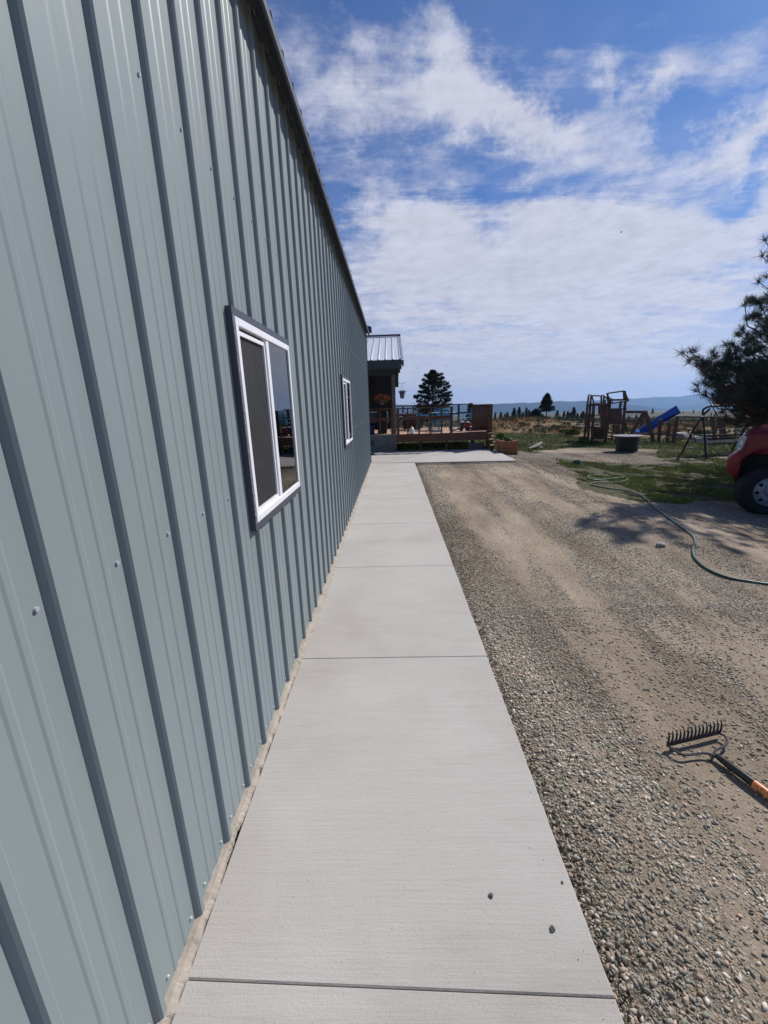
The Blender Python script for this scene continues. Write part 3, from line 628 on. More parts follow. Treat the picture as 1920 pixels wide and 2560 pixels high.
# covered grill
M_cover=mat('grey_grill_cover',(.075,.08,.085),rough=.8,var=.15)
g0=at(926,1050,hy+.55); g1=at(969,1029,hy+.55); t=thing('grill',((g0.x+g1.x)/2,hy+.7,dz),'grey covered grill with pale metal edge behind the porch railing','grill')
m=MB(); m.box(g0.x-.3,g1.x,hy+.45,hy+.95,g0.z-.1,g1.z); m.build('lid',M_cover,t,bevel=.02)
m=MB(); m.box(g0.x-.3,g1.x+.005,hy+.43,hy+.449,g1.z-.012,g1.z+.012).box(g1.x-.012,g1.x+.012,hy+.43,hy+.449,g0.z-.1,g1.z-.013); m.build('edge_trim',M_white,t)
for x in (g0.x-.2,g1.x-.08):
    m=MB(); m.box(x,x+.045,hy+.5,hy+.545,dz+.04,g0.z-.101); m.build('leg',M_wood3,t)
    m=MB(); m.lathe((x+.02,hy+.53,dz+.035),[(.035,-.015),(.035,.015)],12,(1,0,0)); m.build('caster',M_black,t)
# blue cooler / bag
c0=at(930,1080,hy+.25); t=thing('cooler',(c0.x,hy+.35,dz),'small dark blue soft cooler on the porch floor left of the grill legs','cooler')
m=MB(); m.box(c0.x-.09,c0.x+.085,hy+.25,hy+.45,dz,dz+.30); m.build('body',mat('blue_nylon',(.015,.03,.12),rough=.7),t,bevel=.03); m=MB(); m.tube([(c0.x-.06,hy+.35,dz+.30),(c0.x-.05,hy+.35,dz+.34),(c0.x+.05,hy+.35,dz+.34),(c0.x+.06,hy+.35,dz+.30)],.008,6); m.build('strap',M_black,t)
# white jug
c=at(1030,1085,dy+.12); c.z=dz
t=thing('white_jug',c,'rounded white plastic jug standing behind the deck railing','jug'); m=MB(); m.lathe(c,[(.07,0),(.078,.02),(.08,.10),(.074,.15),(.05,.195),(.022,.215),(.02,.235),(.001,.237)],20); m.build('body',M_white,t,smooth=True); m=MB(); m.lathe(c+Vector((0,0,.225)),[(.021,0),(.021,.022),(.001,.023)],12); m.build('cap',mat('jug_cap',(.7,.72,.78),rough=.4),t)
# wooden planter chest on deck
a0=at(1010,1034,16.3); a1=at(1052,1034,16.3); t=thing('wooden_chest',((a0.x+a1.x)/2,16.5,dz),'dark slatted wooden chest with light rim against the far railing','chest')
m=MB()
for i in range(5): m.box(a0.x,a1.x,16.3,16.34,dz+.03+i*.125,dz+.145+i*.125)
m.box(a0.x+.01,a0.x+.05,16.341,16.9,dz,a0.z-.04).box(a1.x-.05,a1.x-.01,16.341,16.9,dz,a0.z-.04); m.build('slats',mat('chest_wood',(.07,.035,.028),rough=.8,var=.2),t)
m=MB(); m.box(a0.x-.02,a1.x+.02,16.27,16.92,a0.z-.035,a0.z-.0); m.build('rim',M_cap,t)
# shepherd hook
b0=at(1028,1050,19.5); t=thing('shepherd_hook',(b0.x,19.5,0),'thin double crook plant hook standing beyond the deck','plant hook')
zt=at(1028,1012,19.5).z; m=MB(); m.tube([(b0.x,19.5,gzf(b0.x,19.5)-.1),(b0.x,19.5,zt)]+[(b0.x+.09+.09*math.cos(a_),19.5,zt+.09*math.sin(a_)) for a_ in np.linspace(PI,-.2,9)]+[(b0.x+.2,19.5,zt+.02)],.008,6)
m.tube([(b0.x,19.5,zt-.16)]+[(b0.x-.07+.07*math.cos(a_),19.5,zt-.1+.07*math.sin(a_)) for a_ in np.linspace(0,PI,7)],.007,6); m.build('pole',M_iron,t)
# patio table + chairs
tc_=at(1106,1031,15.9); t=thing('patio_table',(tc_.x,15.9,dz),'turquoise oval patio table with bright glass top on the deck','patio table'); th_=tc_.z
m=MB(); V_=[(tc_.x+.52*math.cos(a_),15.9+.42*math.sin(a_)) for a_ in np.linspace(0,2*PI,33)[:-1]]; m.prism([(x,y,th_-.008) for x,y in V_],(0,0,.012)); m.build('table_top',mat('table_glass',(.6,.82,.92),rough=.15),t)
m=MB(); m.tube([(tc_.x+.53*math.cos(a_),15.9+.43*math.sin(a_),th_-.012) for a_ in np.linspace(0,2*PI,33)],.014,6,False); m.build('rim',M_turq,t)
for sx_ in (-1,1):
    for sy_ in (-1,1):
        m=MB(); m.tube([(tc_.x+sx_*.38,15.9+sy_*.28,th_-.02),(tc_.x+sx_*.30,15.9+sy_*.22,th_-.25),(tc_.x+sx_*.33,15.9+sy_*.25,dz+.15),(tc_.x+sx_*.42,15.9+sy_*.30,dz)],.013,6); m.build('leg',M_turq,t)
def chair(cx,cy,rot,label,first=None):
    t=thing('patio_chair',(cx,cy,dz),label,'patio chair','turquoise patio chairs round the deck table')
    if first:
        for ch in first.children:
            o=ch.copy(); COL.objects.link(o); o.parent=t
        t.rotation_euler=(0,0,rot); return t
    m=MB(); s=.21
    m.box(cx-s,cx+s,cy-s,cy+s,dz+.40,dz+.425); m.build('seat',M_turq,t,bevel=.01)
    m=MB()
    for i in range(5): x=cx-.18+i*.09; m.beam((x,cy+s,dz+.42),(x,cy+s+.10,dz+.74),.05,.008)
    m.tube([(cx-s,cy+s,dz+.42),(cx-s,cy+s+.10,dz+.76),(cx+s,cy+s+.10,dz+.76),(cx+s,cy+s,dz+.42)],.013,6); m.build('backrest',M_turq,t)
    for sx_ in (-1,1):
        m=MB(); m.tube([(cx+sx_*s,cy-s,dz),(cx+sx_*s,cy-s,dz+.56),(cx+sx_*s,cy+s+.04,dz+.56)],.012,6); m.build('arm_rail',M_turq,t)
        for sy_ in (-1,1):
            m=MB(); m.tube([(cx+sx_*s,cy+sy_*s,dz+.41),(cx+sx_*s,cy+sy_*(s+.03),dz)],.012,6); m.build('leg',M_turq,t)
    return t
ch0=chair(tc_.x,15.2,0,'turquoise patio chair on the camera side of the deck table'); ch0.rotation_euler=(0,0,PI)
chair(tc_.x-.72,15.9,PI/2,'turquoise patio chair left of the deck table',ch0)
chair(tc_.x+.90,16.0,-PI/2+.25,'turquoise patio chair right of the table showing its white edged seat',ch0)
chair(tc_.x+.1,16.65,.1,'turquoise patio chair behind the deck table near the far railing',ch0)
# red wheeled machine on the deck
Ym=14.75; t=thing('wheeled_machine',(at(1165,1075,Ym).x,Ym,dz),'small red and black wheeled machine with long dark arms on the deck','machine')
A=lambda x,y,Y=Ym: at(1110+x/12.76,1000+y/12.76,Y)
m=MB(); m.prism([A(590,900),A(720,760),A(860,740),A(870,800),A(800,870),A(700,880),A(640,930)],(0,.16,0)); m.build('body',M_red,t,bevel=.01)
m=MB(); m.prism([A(510,1000),A(550,720),A(640,720),A(620,830),A(590,1010)],(0,.18,0)); m.prism([A(640,715),A(820,715),A(800,755),A(640,760)],(0,.18,0)); m.build('frame',M_black,t,bevel=.006)
m=MB(); m.prism([A(560,715),A(600,690),A(650,685),A(665,712)],(0,.2,0)); m.prism([A(740,715),A(780,692),A(820,695),A(822,730)],(0,.2,0)); m.build('cap',M_white,t,bevel=.004)
for yy_ in (Ym-.05,Ym+.3):
    wc=A(820,950); wc.y=yy_; m=MB(); m.lathe(wc,[(.035,-.03),(.10,-.032),(.108,-.015),(.108,.015),(.10,.032),(.035,.03)],20,(0,1,0)); wh=m.build('wheel',M_rubber,t,smooth=True)
    m=MB(); m.lathe(wc-Vector((0,.034,0)),[(.038,0),(.03,-.006),(.001,-.008)],14,(0,1,0)); m.build('hub',mat('hub_grey',(.35,.35,.38),rough=.4),wh)
for p,q in ((A(210,1010),A(620,870)),(A(950,990),A(1240,850)),(A(930,960),A(1190,830))):
    m=MB(); m.beam(p,q,.05,.03); m.beam(p+Vector((0,.12,0)),q+Vector((0,.12,0)),.05,.03); m.build('arm',M_black,t)
m=MB(); m.prism([A(1180,1010),A(1190,900),A(1280,880),A(1300,1010)],(0,.15,0)); m.build('bin',M_black,t)
m=MB(); m.tube([A(1300,925),A(1385,925),A(1390,985)],.012,6); m.build('handle',M_white,t)
# planter box right of deck
P1=at(1239,1131,12.95); x0,x1=3.37,3.80; y0,y1=13.0,13.75; zt=at(1250,1104,13).z
pb=thing('planter_box',(3.6,13.4,0),'reddish timber raised planter box at the slab corner','planter box')
gb=gzf(3.6,13.3)-.05
m=MB()
for i in range(2): m.box(x0,x1,y0,y0+.035,gb+.005+i*(zt-gb)/2,gb+(i+1)*(zt-gb)/2-.006)
for i in range(2): m.box(x0,x0+.035,y0+.036,y1,gb+.005+i*(zt-gb)/2,gb+(i+1)*(zt-gb)/2-.006); m.box(x1-.035,x1,y0+.036,y1,gb+.005+i*(zt-gb)/2,gb+(i+1)*(zt-gb)/2-.006)
m.box(x0+.036,x1-.036,y1-.035,y1,gb,zt); m.build('side_boards',M_plant,pb)
for (x,y) in ((x1-.02,y0-.02),(x0-.02,y0-.02),(x1-.02,y1-.06)):
    m=MB(); m.box(x-.0,x+.07,y-.02,y+.019,gb,zt+.02); pp=m.build('corner_post',M_plant,pb); m=MB(); m.box(x-.005,x+.075,y-.025,y+.024,zt+.0205,zt+.032); m.build('post_cap',M_cap,pp)
m=MB(); m.box(x0+.036,x1-.036,y0+.036,y1-.036,gb+.01,zt-.06); m.build('soil',mat('soil',(.05,.035,.025),rough=1),pb)
leafobj('seedlings',((x0+x1)/2,(y0+y1)/2,zt),.17,.3,.09,260,.04,8,M_weed,pb)
# black mat at building corner
a_=at(930,1137,13.2); t=thing('door_mat',(-.83,13.62,0),'small black mat lying at the left back edge of the slab','mat'); m=MB(); m.box(-.86,-.66,13.35,13.62,.002,.02); m.build('mat_pad',M_black,t,bevel=.005)
for x in (-.84,-.76,-.68):
    pass

# ================================================================ YARD THINGS
def on(px,py,dz=0.0): return gp(px,py,dz)
# three stones on the walkway
M_stone=mat('grey_green_stone',(.13,.14,.13),rough=.85,var=.3,vscale=30,bump=.4,bscale=80)
for i,(px,py,r,lb) in enumerate(((1228,2240,.0068,'grey pebble lying alone in the middle of the near walkway slab'),(1381,2323,.0075,'dark angular pebble nearest the joint of the walkway'),(1406,2207,.004,'tiny pebble close to the gravel edge of the walkway'))):
    d=ray(px,py); t_=-CAMZ/d.z; p=Vector((d.x*t_,d.y*t_,0)); m=MB(); m.blob((p.x,p.y,r*.55),r,i+3,2,.22,(1,1.15,.7))
    tag(m.build('pebble',M_stone,smooth=False),lb,'pebble')
# fist sized stone by the hose
p=on(1652,1366); m=MB(); m.blob((p.x,p.y,p.z+.02),.042,9,2,.25,(1.3,.9,.7)); tag(m.build('stone',M_rock),'pale fist sized stone on the gravel left of the hose','stone')
# hose
hp=[(1700,1216),(1640,1196),(1568,1196),(1520,1196),(1478,1206),(1482,1214)]
M_hose=mat('green_hose',(.04,.10,.08),rough=.5,var=.15,col2=(.08,.14,.125),c2scale=6,c2amt=.5)
def catmull(P,n=8):
    P=[P[0]]+P+[P[-1]]; out=[]
    for i in range(1,len(P)-2):
        for j in range(n):
            t=j/n; a,b,c,d=P[i-1:i+3]
            out.append(.5*((2*b)+(c-a)*t+(2*a-5*b+4*c-d)*t*t+(3*b-3*c+d-a)*t**3))
    out.append(P[-2]); return out
hpx=[(1500,1187),(1470,1190),(1482,1200),(1528,1196),(1560,1193),(1568,1199),(1540,1206),(1490,1206),(1478,1212),(1510,1219),(1562,1226),(1604,1240),(1632,1262),(1665,1290),(1700,1315),(1730,1338),(1738,1355),(1733,1372),(1737,1393),(1765,1420),(1815,1442),(1870,1453),(1925,1461),(2000,1470),(2120,1500)]
hp=catmull([on(x,y,.016) for x,y in hpx],7)
m=MB(); m.tube(hp,.0125,8); tag(m.build('garden_hose',M_hose,smooth=True),'long green garden hose snaking over lawn and gravel','hose')
# bow rake lying tines up
rk=thing('garden_rake',on(1790,1880),'black bow rake lying tines up on the gravel with orange wood handle','rake')
A=on(1667,1862,.028); B=on(1801,1830,.028); ax=(B-A).normalized(); upv=Vector((0,0,1))
m=MB(); m.beam(A,B,.005,.022); m.build('rake_bar',M_iron,rk,bevel=.001)
fw_=(on(1680,1840)-on(1690,1866)); fw_.z=0; fw_=(fw_-ax*fw_.dot(ax)).normalized()
for i in range(15):
    q=A.lerp(B,(i+.15)/14.3); m=MB(); P_=[q,q+upv*.022+ax*.004+fw_*.000,q+upv*.040+ax*.010+fw_*.006,q+upv*.052+ax*.017+fw_*.018]
    m.tube(P_,[.0055,.005,.0042,.002],6); m.build('tine',M_iron,rk,smooth=True)
J=on(1796,1893,.022)
bl=[A+ax*.003]+[on(x,y,h) for x,y,h in ((1690,1879,.026),(1712,1887,.024),(1738,1885,.022),(1762,1883,.022),(1780,1887,.022))]+[J]
br=[B-ax*.02]+[on(x,y,h) for x,y,h in ((1812,1840,.028),(1818,1856,.026),(1808,1867,.024),(1792,1874,.023),(1786,1884,.022))]+[J+Vector((.006,0,0))]
m=MB(); m.tube(catmull(bl,5),.0055,8); m.tube(catmull(br,5),.0055,8); m.build('bow',M_iron,rk,smooth=True)
hd=(on(1925,1990,.02)-J); hd.z=0; hd.normalize()
FL=(on(1884,1960,.02)-J).length; m=MB(); m.tube([J-hd*.01,J+hd*.02,J+hd*FL],[.010,.015,.018],14); m.build('ferrule',mat('black_grip',(.014,.013,.015),rough=.3,var=.2),rk,smooth=True)
m=MB(); m.tube([J+hd*(FL+.0005),J+hd*1.45],[.0175,.0165],14); m.build('handle',mat('orange_ash_handle',(.56,.145,.04),rough=.32,var=.25,vscale=6,stretch=(8,8,8),col2=(.74,.34,.12),c2scale=9,c2amt=.6,coat=.5),rk,smooth=True)
# cable spool table
c=on(1581,1131); c.y+=.40; c=Vector((c.x,c.y,gzf(c.x,c.y))); tp=at(1586,1088,c.y); hgt=tp.z-c.z
sp_=thing('spool_table',c,'dark cable spool standing as a table with a pale round top on gravel','table')
rr=(at(1621,1090,c.y).x-at(1550,1088,c.y).x)/2; rb=(at(1606,1120,c.y).x-at(1556,1120,c.y).x)/2
M_spool=mat('black_spool_drum',(.018,.017,.02),rough=.6,var=.2)
m=MB(); m.lathe(c,[(rb*.98,-.05),(rb,.02),(rb*.97,hgt*.5),(rb,hgt-.03)],28); m.build('drum',M_spool,sp_,smooth=True)
m=MB(); m.lathe(c+Vector((0,0,hgt-.03)),[(rr,0),(rr,.03),(.001,.031)],36); m.build('table_top',mat('grey_spool_top',(.15,.15,.175),rough=.6,var=.15),sp_,smooth=True)
m=MB()
for a_ in (.4,2.5,4.6): m.lathe(c+Vector((.07*math.cos(a_),.07*math.sin(a_),hgt)),[(.012,0),(.012,.02),(.001,.021)],8)
m.build('bolts',M_iron,sp_)
# green bowl
c=on(1442,1161); m_=mat('green_bowl',(.02,.10,.085),rough=.4); t=thing('dog_bowl',c,'dark green tub shaped bowl at the corner of the shaded grass','bowl')
m=MB(); m.lathe(c,[(.13,-.01),(.12,.02),(.105,.10),(.115,.115),(.10,.118),(.09,.10),(.10,.03),(.001,.03)],24); m.build('bowl_body',m_,t,smooth=True)
# log
p=on(1321,1125); q=on(1354,1122); m=MB(); m.tube([p+Vector((0,0,.05)),p.lerp(q,.4)+Vector((0,0,.10)),p.lerp(q,.65)+Vector((0,0,.15)),q+Vector((0,.05,.24))],[.03,.07,.09,.055],9)
m.tube([p.lerp(q,.6)+Vector((0,0,.1)),q+Vector((.02,0,.02))],[.08,.06],8); tag(m.build('log',M_wood3,smooth=True),'weathered driftwood log at the edge of gravel and grass','log')
for i,(px,py,r,lb) in enumerate(((1405,1100,.07,'small dark reddish rock in the lawn beyond the log'),(1416,1106,.09,'flat tan rock in the lawn right of the small dark rock'),(1437,1107,.08,'pale rock half hidden by grass left of the play set'),(1376,1087,.10,'dark rock on the dry grass slope'),(1292,1106,.05,'pale yellow flat scrap in the lawn right of the deck'))):
    p=on(px,py); m=MB(); m.blob((p.x,p.y,p.z+r*.3),r,20+i,2,.22,(1.5,1,.55)); tag(m.build('rock',M_rock if i in(2,4) else M_wood3),lb,'rock')
for i,(px,py,wpx,hpx_,lb) in enumerate(((1701,1098,30,19,'big rounded pale boulder right of the ladder posts'),(1738,1101,22,10,'low pale boulder right of the big rounded one'),(1760,1103,18,9,'flat pale boulder half behind the swing seat'),(1722,1076,12,5,'small pale rock in the dry meadow above the boulders'))):
    p=on(px,py); sc=wpx/F*p.y*.55; m=MB(); m.blob((p.x,p.y,p.z+sc*.3),sc,40+i,3,.14,(1,.8,hpx_/wpx*1.3)); tag(m.build('boulder',M_rock,smooth=True),lb,'boulder')

# ================================================================ PLAY SET
YF=18.7; YB=20.0
ps=thing('play_set',on(1500,1110),'weathered timber play set with two open roofed towers and ladder','play set')
def ZP(x,y,Y=YF): return at(1450+x/11.06,960+y/11.06,Y)
def stick(nm,pts,w,Y=YF,m_=M_wood2,d=.09,par=ps):
    m=MB()
    for p,q in zip(pts[:-1],pts[1:]):
        P,Q=ZP(*p,Y),ZP(*q,Y); m.beam(P,Q,d,w*Y/F/11.06*1.0 if w>3 else w,up=(0,1,0))
    # beam(w=across up axis). orient thickness in picture plane
    return m.build(nm,m_,par)
def bar(nm,p,q,w,Y=YF,m_=M_wood2,d=.09,par=ps,ground=False):
    P,Q=ZP(*p,Y),ZP(*q,Y)
    if ground: Q=P.lerp(Q,1.0); k=(gzf(Q.x,Q.y)-.1-P.z)/(Q.z-P.z) if abs(Q.z-P.z)>.1 else 1; Q=P+(Q-P)*max(k,.9)
    m=MB(); m.beam(P,Q,w/11.06*Y/F,d,up=(0,1,0)) if False else m.beam(P,Q,w/11.06*Y/F,d,up=tuple((Q-P).cross(Vector((0,1,0))).cross(Q-P).normalized())); return m.build(nm,m_,par)
for a_ in (((240,340),(200,570),30,YB),((310,340),(275,600),30,YF),((590,330),(590,545),28,YB),((665,335),(650,545),28,YF),
           ((205,590),(120,1500),40,YB),((278,590),(215,1640),48,YF),((375,590),(330,1640),60,YF),((592,590),(575,860),45,YF),((700,590),(620,860),40,YB),
           ((820,470),(760,1150),60,YF),((1135,470),(1100,700),48,YB),((1252,480),(1165,1400),50,YF),((1060,1130),(985,1700),55,YF),((905,1380),(865,1700),48,YB),((930,1110),(935,1340),50,YB),((1130,1390),(1100,1700),45,YB),((760,1150),(705,1560),45,YF)):
    bar('post',a_[0],a_[1],a_[2],a_[3],ground=a_[1][1]>1450)
def arch(P,Y,w=36):
    m=MB(); m.tube([ZP(*p,Y) for p in P],w/11.06*Y/F*.5,6); m.build('arch_rail',M_wood2,ps)
arch(((220,330),(235,305),(265,298),(300,310),(330,350),(355,420),(375,500),(400,560)),YF); arch(((590,325),(640,310),(685,345),(730,395)),YF,30)
for a_ in (((310,325),(600,330),32,YF),((185,580),(820,585),44,YF),((330,545),(700,545),24,YB),((770,258),(1215,195),34,YF),((820,440),(1310,435),44,YB),((850,540),(1335,468),30,YF),((745,255),(848,560),28,YF),((770,340),(735,400),28,YF),((1215,190),(1335,465),26,YF),((1228,200),(1238,430),62,YB),
           ((190,870),(730,880),20,YF),((120,1195),(800,1205),50,YF),((320,1225),(760,1240),34,YF),((780,1075),(1240,1095),50,YF),((1245,1060),(1310,1360),26,YF),((1250,1060),(1190,1380),26,YF),((760,1342),(1200,1372),40,YF),((500,1420),(870,1440),30,YB),((0,1465),(185,1465),28,YF),((340,1500),(880,1510),36,YF),((470,1585),(860,1590),24,YB),((835,690),(1280,690),34,YF)):
    bar('rail',*a_[:4])
def boards(nm,x0,x1,y0,y1,n,Y,sk=0):
    m=MB(); wd=(x1-x0)/n
    for i in range(n):
        a=x0+i*wd; m.prism([ZP(a,y0,Y),ZP(a+wd*.9,y0,Y),ZP(a+wd*.9+sk,y1,Y),ZP(a+sk,y1,Y)],(0,.03,0))
    m.build(nm,M_wood2,ps)
boards('wall_boards',150,285,830,1175,3,YF-.06,-8); boards('wall_boards',570,800,850,1180,5,YF-.06); boards('wall_boards',780,1165,690,1090,8,YF-.06); boards('wall_boards',320,760,1240,1500,7,YB-.3,-10); boards('wall_boards',505,800,560,850,0 or 4,YB)
m=MB(); P0_=ZP(770,480); m.tube([P0_+Vector((.15*math.cos(a_),-.08,.15*math.sin(a_))) for a_ in np.linspace(0,2*PI,19)],.022,6,False); m.build('ship_wheel',M_wood2,ps)
bar('rail',(770,410),(770,560),20); bar('rail',(710,600),(840,640),60)
m=MB(); m.prism([ZP(75,1480),ZP(200,1480),ZP(190,1650),ZP(80,1650)],(0,.4,0)); m.build('sand_box_side',M_wood2,ps)
m=MB(); m.box(ZP(-20,0).x,ZP(170,0).x,YF-.3,YF+.5,ZP(0,1480).z,ZP(0,1462).z); m.build('seat_board',M_wood2,ps)
# floor of the towers
m=MB(); f0=ZP(140,1195); f1=ZP(780,1195); m.box(f0.x,f1.x,YF+.05,YB,f0.z-.04,f0.z); f0=ZP(800,1085); f1=ZP(1230,1085); m.box(f0.x,f1.x,YF+.05,YB,f0.z-.04,f0.z); m.build('tower_floor',M_wood2,ps)
# swing beam with A frame, ladder, monkey bars
def SP_(x,y,Y): return at(x,y,Y)
def bar2(nm,p,q,w,Y,m_=M_wood2,d=.09,par=ps,g=False,Y2=None):
    P=at(*p,Y); Q=at(*q,Y2 or Y)
    if g:
        k=(gzf(Q.x,Q.y)-.08-P.z)/(Q.z-P.z); Q=P+(Q-P)*k
    d_=(Q-P); m=MB(); m.beam(P,Q,w*Y/F,d,up=tuple(d_.cross(Vector((0,1,0))).cross(d_).normalized())); return m.build(nm,m_,par)
for p,q,w,Y in (((1563,1030),(1614,1030),6,19.5),((1562,1050),(1690,1050),2.6,20.2),((1562,1068),(1640,1069),2,20.4),((1568,1085),(1694,1086),4.5,18.6),((1692,1042.5),(1800,1043.5),4,18.6),((1668,1095),(1682,1095),2.5,18.0),((1667,1103),(1681,1104),2.5,18.0),((1667,1111),(1680,1112),2.5,18.0)): bar2('rail',p,q,w,Y)
for p,q,w,Y in (((1612,1027),(1575,1090),6.5,18.9),((1613,1027),(1638,1118),6.5,18.4),((1613,1027),(1590,1100),4,20.6),((1651,1048),(1646,1116),6,18.6),((1673,1055),(1667,1118),5,18.2),((1693,1040),(1682,1119),6,17.9),((1779,1044),(1790,1108),6,18.6),((1797,1044),(1808,1116),5,18.2),((1803,1046),(1822,1118),4.5,19.0),((1800,1046),(1775,1116),4.5,19.4)): bar2('post',p,q,w,Y,g=True)
for x,Y in ((1768,18.6),(1760,18.6),(1783,18.6)):
    m=MB(); a_=at(x,1045,Y); b_=at(x+2,1086,Y); m.tube([a_,b_],.012,5); m.build('swing_chain',M_iron,ps)
b_=at(1765,1087,18.6); m=MB(); m.box(b_.x-.12,b_.x+.25,18.5,18.75,b_.z-.02,b_.z+.01); m.build('swing_seat',M_black,ps)
# slide
Ys=19.0; m=MB(); top=[(1599,1074),(1692,1015),(1702,1031),(1650,1062),(1626,1082),(1602,1083)]
sl_=[at(x,y,Ys) for x,y in top]; m.prism(sl_,(0,.04,0)); a0,a1=at(1602,1083,Ys),at(1702,1031,Ys); m.prism([at(1600,1080,Ys),at(1600,1083,Ys),at(1702,1033,Ys),at(1701,1028,Ys)],(0,.5,0)); m.tube([at(1598,1075,Ys)+Vector((0,.02,0)),at(1645,1044,Ys)+Vector((0,.02,0)),at(1692,1015,Ys)+Vector((0,.02,0))],.035,8)
m.build('slide',M_blue,ps,bevel=.01)

# ================================================================ BLACK GARDEN SWING
Ya=on(1704,1132).y; fA=on(1704,1132); fB=on(1766,1150); apx=at(1757,1030,(fA.y+fB.y)/2)
sw=thing('garden_swing',(fA+fB)/2,'black metal garden swing bench with A shaped end frame behind the truck','garden swing')
rt_=Vector((.985,.17,0)); LEN=2.0
def sway(P,k=0): return P+rt_*k
cu_=at(1772,1017,apx.y); tp1=at(1786,1015,apx.y)
for k,nm in ((0,'near'),(LEN,'far')):
    m=MB(); m.tube(catmull([sway(fA-Vector((0,0,.05)),k),sway(fA.lerp(apx,.6),k),sway(at(1752,1047,apx.y-.1),k),sway(at(1760,1036,apx.y),k),sway(at(1775,1022,apx.y),k)],4),.033,8); m.tube(catmull([sway(fB-Vector((0,0,.05)),k),sway(fB.lerp(apx,.6),k),sway(apx,k),sway(at(1763,1021,apx.y),k),sway(cu_,k),sway(tp1,k)],4),.033,8); m.build('end_frame',M_black,sw,smooth=True)
    m=MB(); m.tube([sway(fA.lerp(apx,.13),k),sway(fB.lerp(apx,.22),k)],.014,6); m.tube([sway(fA.lerp(apx,.47),k),sway(fB.lerp(apx,.5),k)],.014,6); m.build('cross_brace',M_black,sw)
m=MB(); m.tube([tp1-rt_*.15,tp1+rt_*LEN],.036,8); m.build('top_bar',M_black,sw)
m=MB(); m.tube([fB.lerp(apx,.12),fB.lerp(apx,.12)+rt_*LEN],.014,6); m.build('ground_bar',M_black,sw)
m=MB(); m.tube(catmull([at(1785,1016,apx.y),at(1793,1007,apx.y),at(1805,1001,apx.y),at(1820,1002,apx.y+.1),at(1850,1008,apx.y+.2)],4),.012,6); m.build('canopy_bow',M_black,sw)
Yb=apx.y
sA=at(1740,1105,Yb-.25); 
m=MB(); s0=at(1745,1107,Yb-.2); s1=at(1745,1107,Yb-.2)+rt_*1.75
for i in range(6): o_=Vector((-.12+0.0*i,.09*i,.005*i*i)); m.beam(s0+o_,s1+o_,.06,.02)
m.build('seat_slats',M_black,sw)
m=MB()
bk0=at(1772,1083,Yb+.25); bk=[bk0,bk0+rt_*.5+Vector((0,0,.12)),bk0+rt_*1.0+Vector((0,0,.15)),bk0+rt_*1.55+Vector((0,0,.08))]
m.tube(catmull(bk,5),.018,6)
for i in range(4): h=Vector((0,-.02*i,-.09*(i+1))); m.beam(bk0+h,bk0+rt_*1.6+h,.03,.05)
for i in range(9): s=i/8*1.55; m.tube([bk0+rt_*s+Vector((0,0,.10)),bk0+rt_*s+Vector((0,-.12,-.40))],.010,5)
m.build('back_slats',M_black,sw)
for k in (0,1.7):
    m=MB(); b0_=s0+rt_*k; m.tube([b0_+Vector((-.05,0,0)),b0_+Vector((-.16,.02,.20)),b0_+Vector((-.02,.35,.27)),b0_+Vector((.06,.42,.1))],.016,6); m.build('arm_rest',M_black,sw)
    m=MB(); m.tube([b0_+Vector((-.1,.1,.22)),tp1+rt_*(k+.05)],.007,5); m.build('hanging_chain',M_iron,sw)

# ================================================================ RED PICKUP
# local frame: u to the rear, v away from camera, z up; front wheel centre at origin
th=math.radians(46); ths=math.radians(14); KT=1.10
wg=Vector((5.50*KT,6.03*KT,CAMZ-(CAMZ+.22)*KT)); TU=Vector((math.cos(th),-math.sin(th),0)); TV=Vector((math.sin(th),math.cos(th),0))
trk=thing('pickup_truck',wg,'dusty red pickup truck with its front wheel and headlight showing at the right edge','pickup truck')
def T(u,v,z_): return wg+TU*u+TV*v+Vector((0,0,z_))
WR=.405; u0=-.06*KT
def tbuild(m,nm,mt,par=trk,**k): return m.build(nm,mt,par,**k)
# body side as lofted sections along the truck: (u, half-section points (v inset, z))
def sec(u,w,zb,zs,zt,crown,sh):  # bottom, shoulder, top(hood centre)
    W=.96
    return [(u,W-w,zb),(u,W-w*.55-.02*0,zb+(zs-zb)*.35),(u,W-w*.5,zs-.12),(u,W-w*.5-.015,zs-.03),(u,W-w*.5-sh*.45,zs+.015),(u,W-w*.5-sh,zs+.05),(u,W*.35,zt),(u,0,zt+crown)]
def loft(secs,side_only=False):
    m=MB(); V_=[];n=len(secs[0]); 
    full=[]
    for s in secs:
        r=[(u,.98-v,z_) for u,v,z_ in s]+[(u,.98+v,z_) for u,v,z_ in s[-2::-1]]
        full.append(r)
    n=len(full[0])
    for r in full: V_+=[T(*p) for p in r]
    F_=[(i*n+j,i*n+j+1,(i+1)*n+j+1,(i+1)*n+j) for i in range(len(full)-1) for j in range(n-1)]
    F_.append(tuple(range(n))); F_.append(tuple((len(full)-1)*n+j for j in range(n-1,-1,-1)))
    m.add(V_,F_); return m
# hood + front fender upper part (above arch), z from .86 up
hood=[sec(-.52,.34,1.0,1.22,1.265,.01,.20),sec(-.50,.24,1.0,1.27,1.315,.015,.20),sec(-.46,.16,1.0,1.30,1.355,.02,.19),sec(-.38,.09,1.0,1.32,1.39,.03,.17),sec(-.22,.03,1.0,1.34,1.425,.03,.15),sec(.10,.005,1.0,1.35,1.46,.03,.14),sec(.75,.0,1.0,1.37,1.50,.03,.13),sec(.98,.0,1.0,1.38,1.51,.03,.12)]
tbuild(loft(hood),'hood',M_redp,smooth=True)
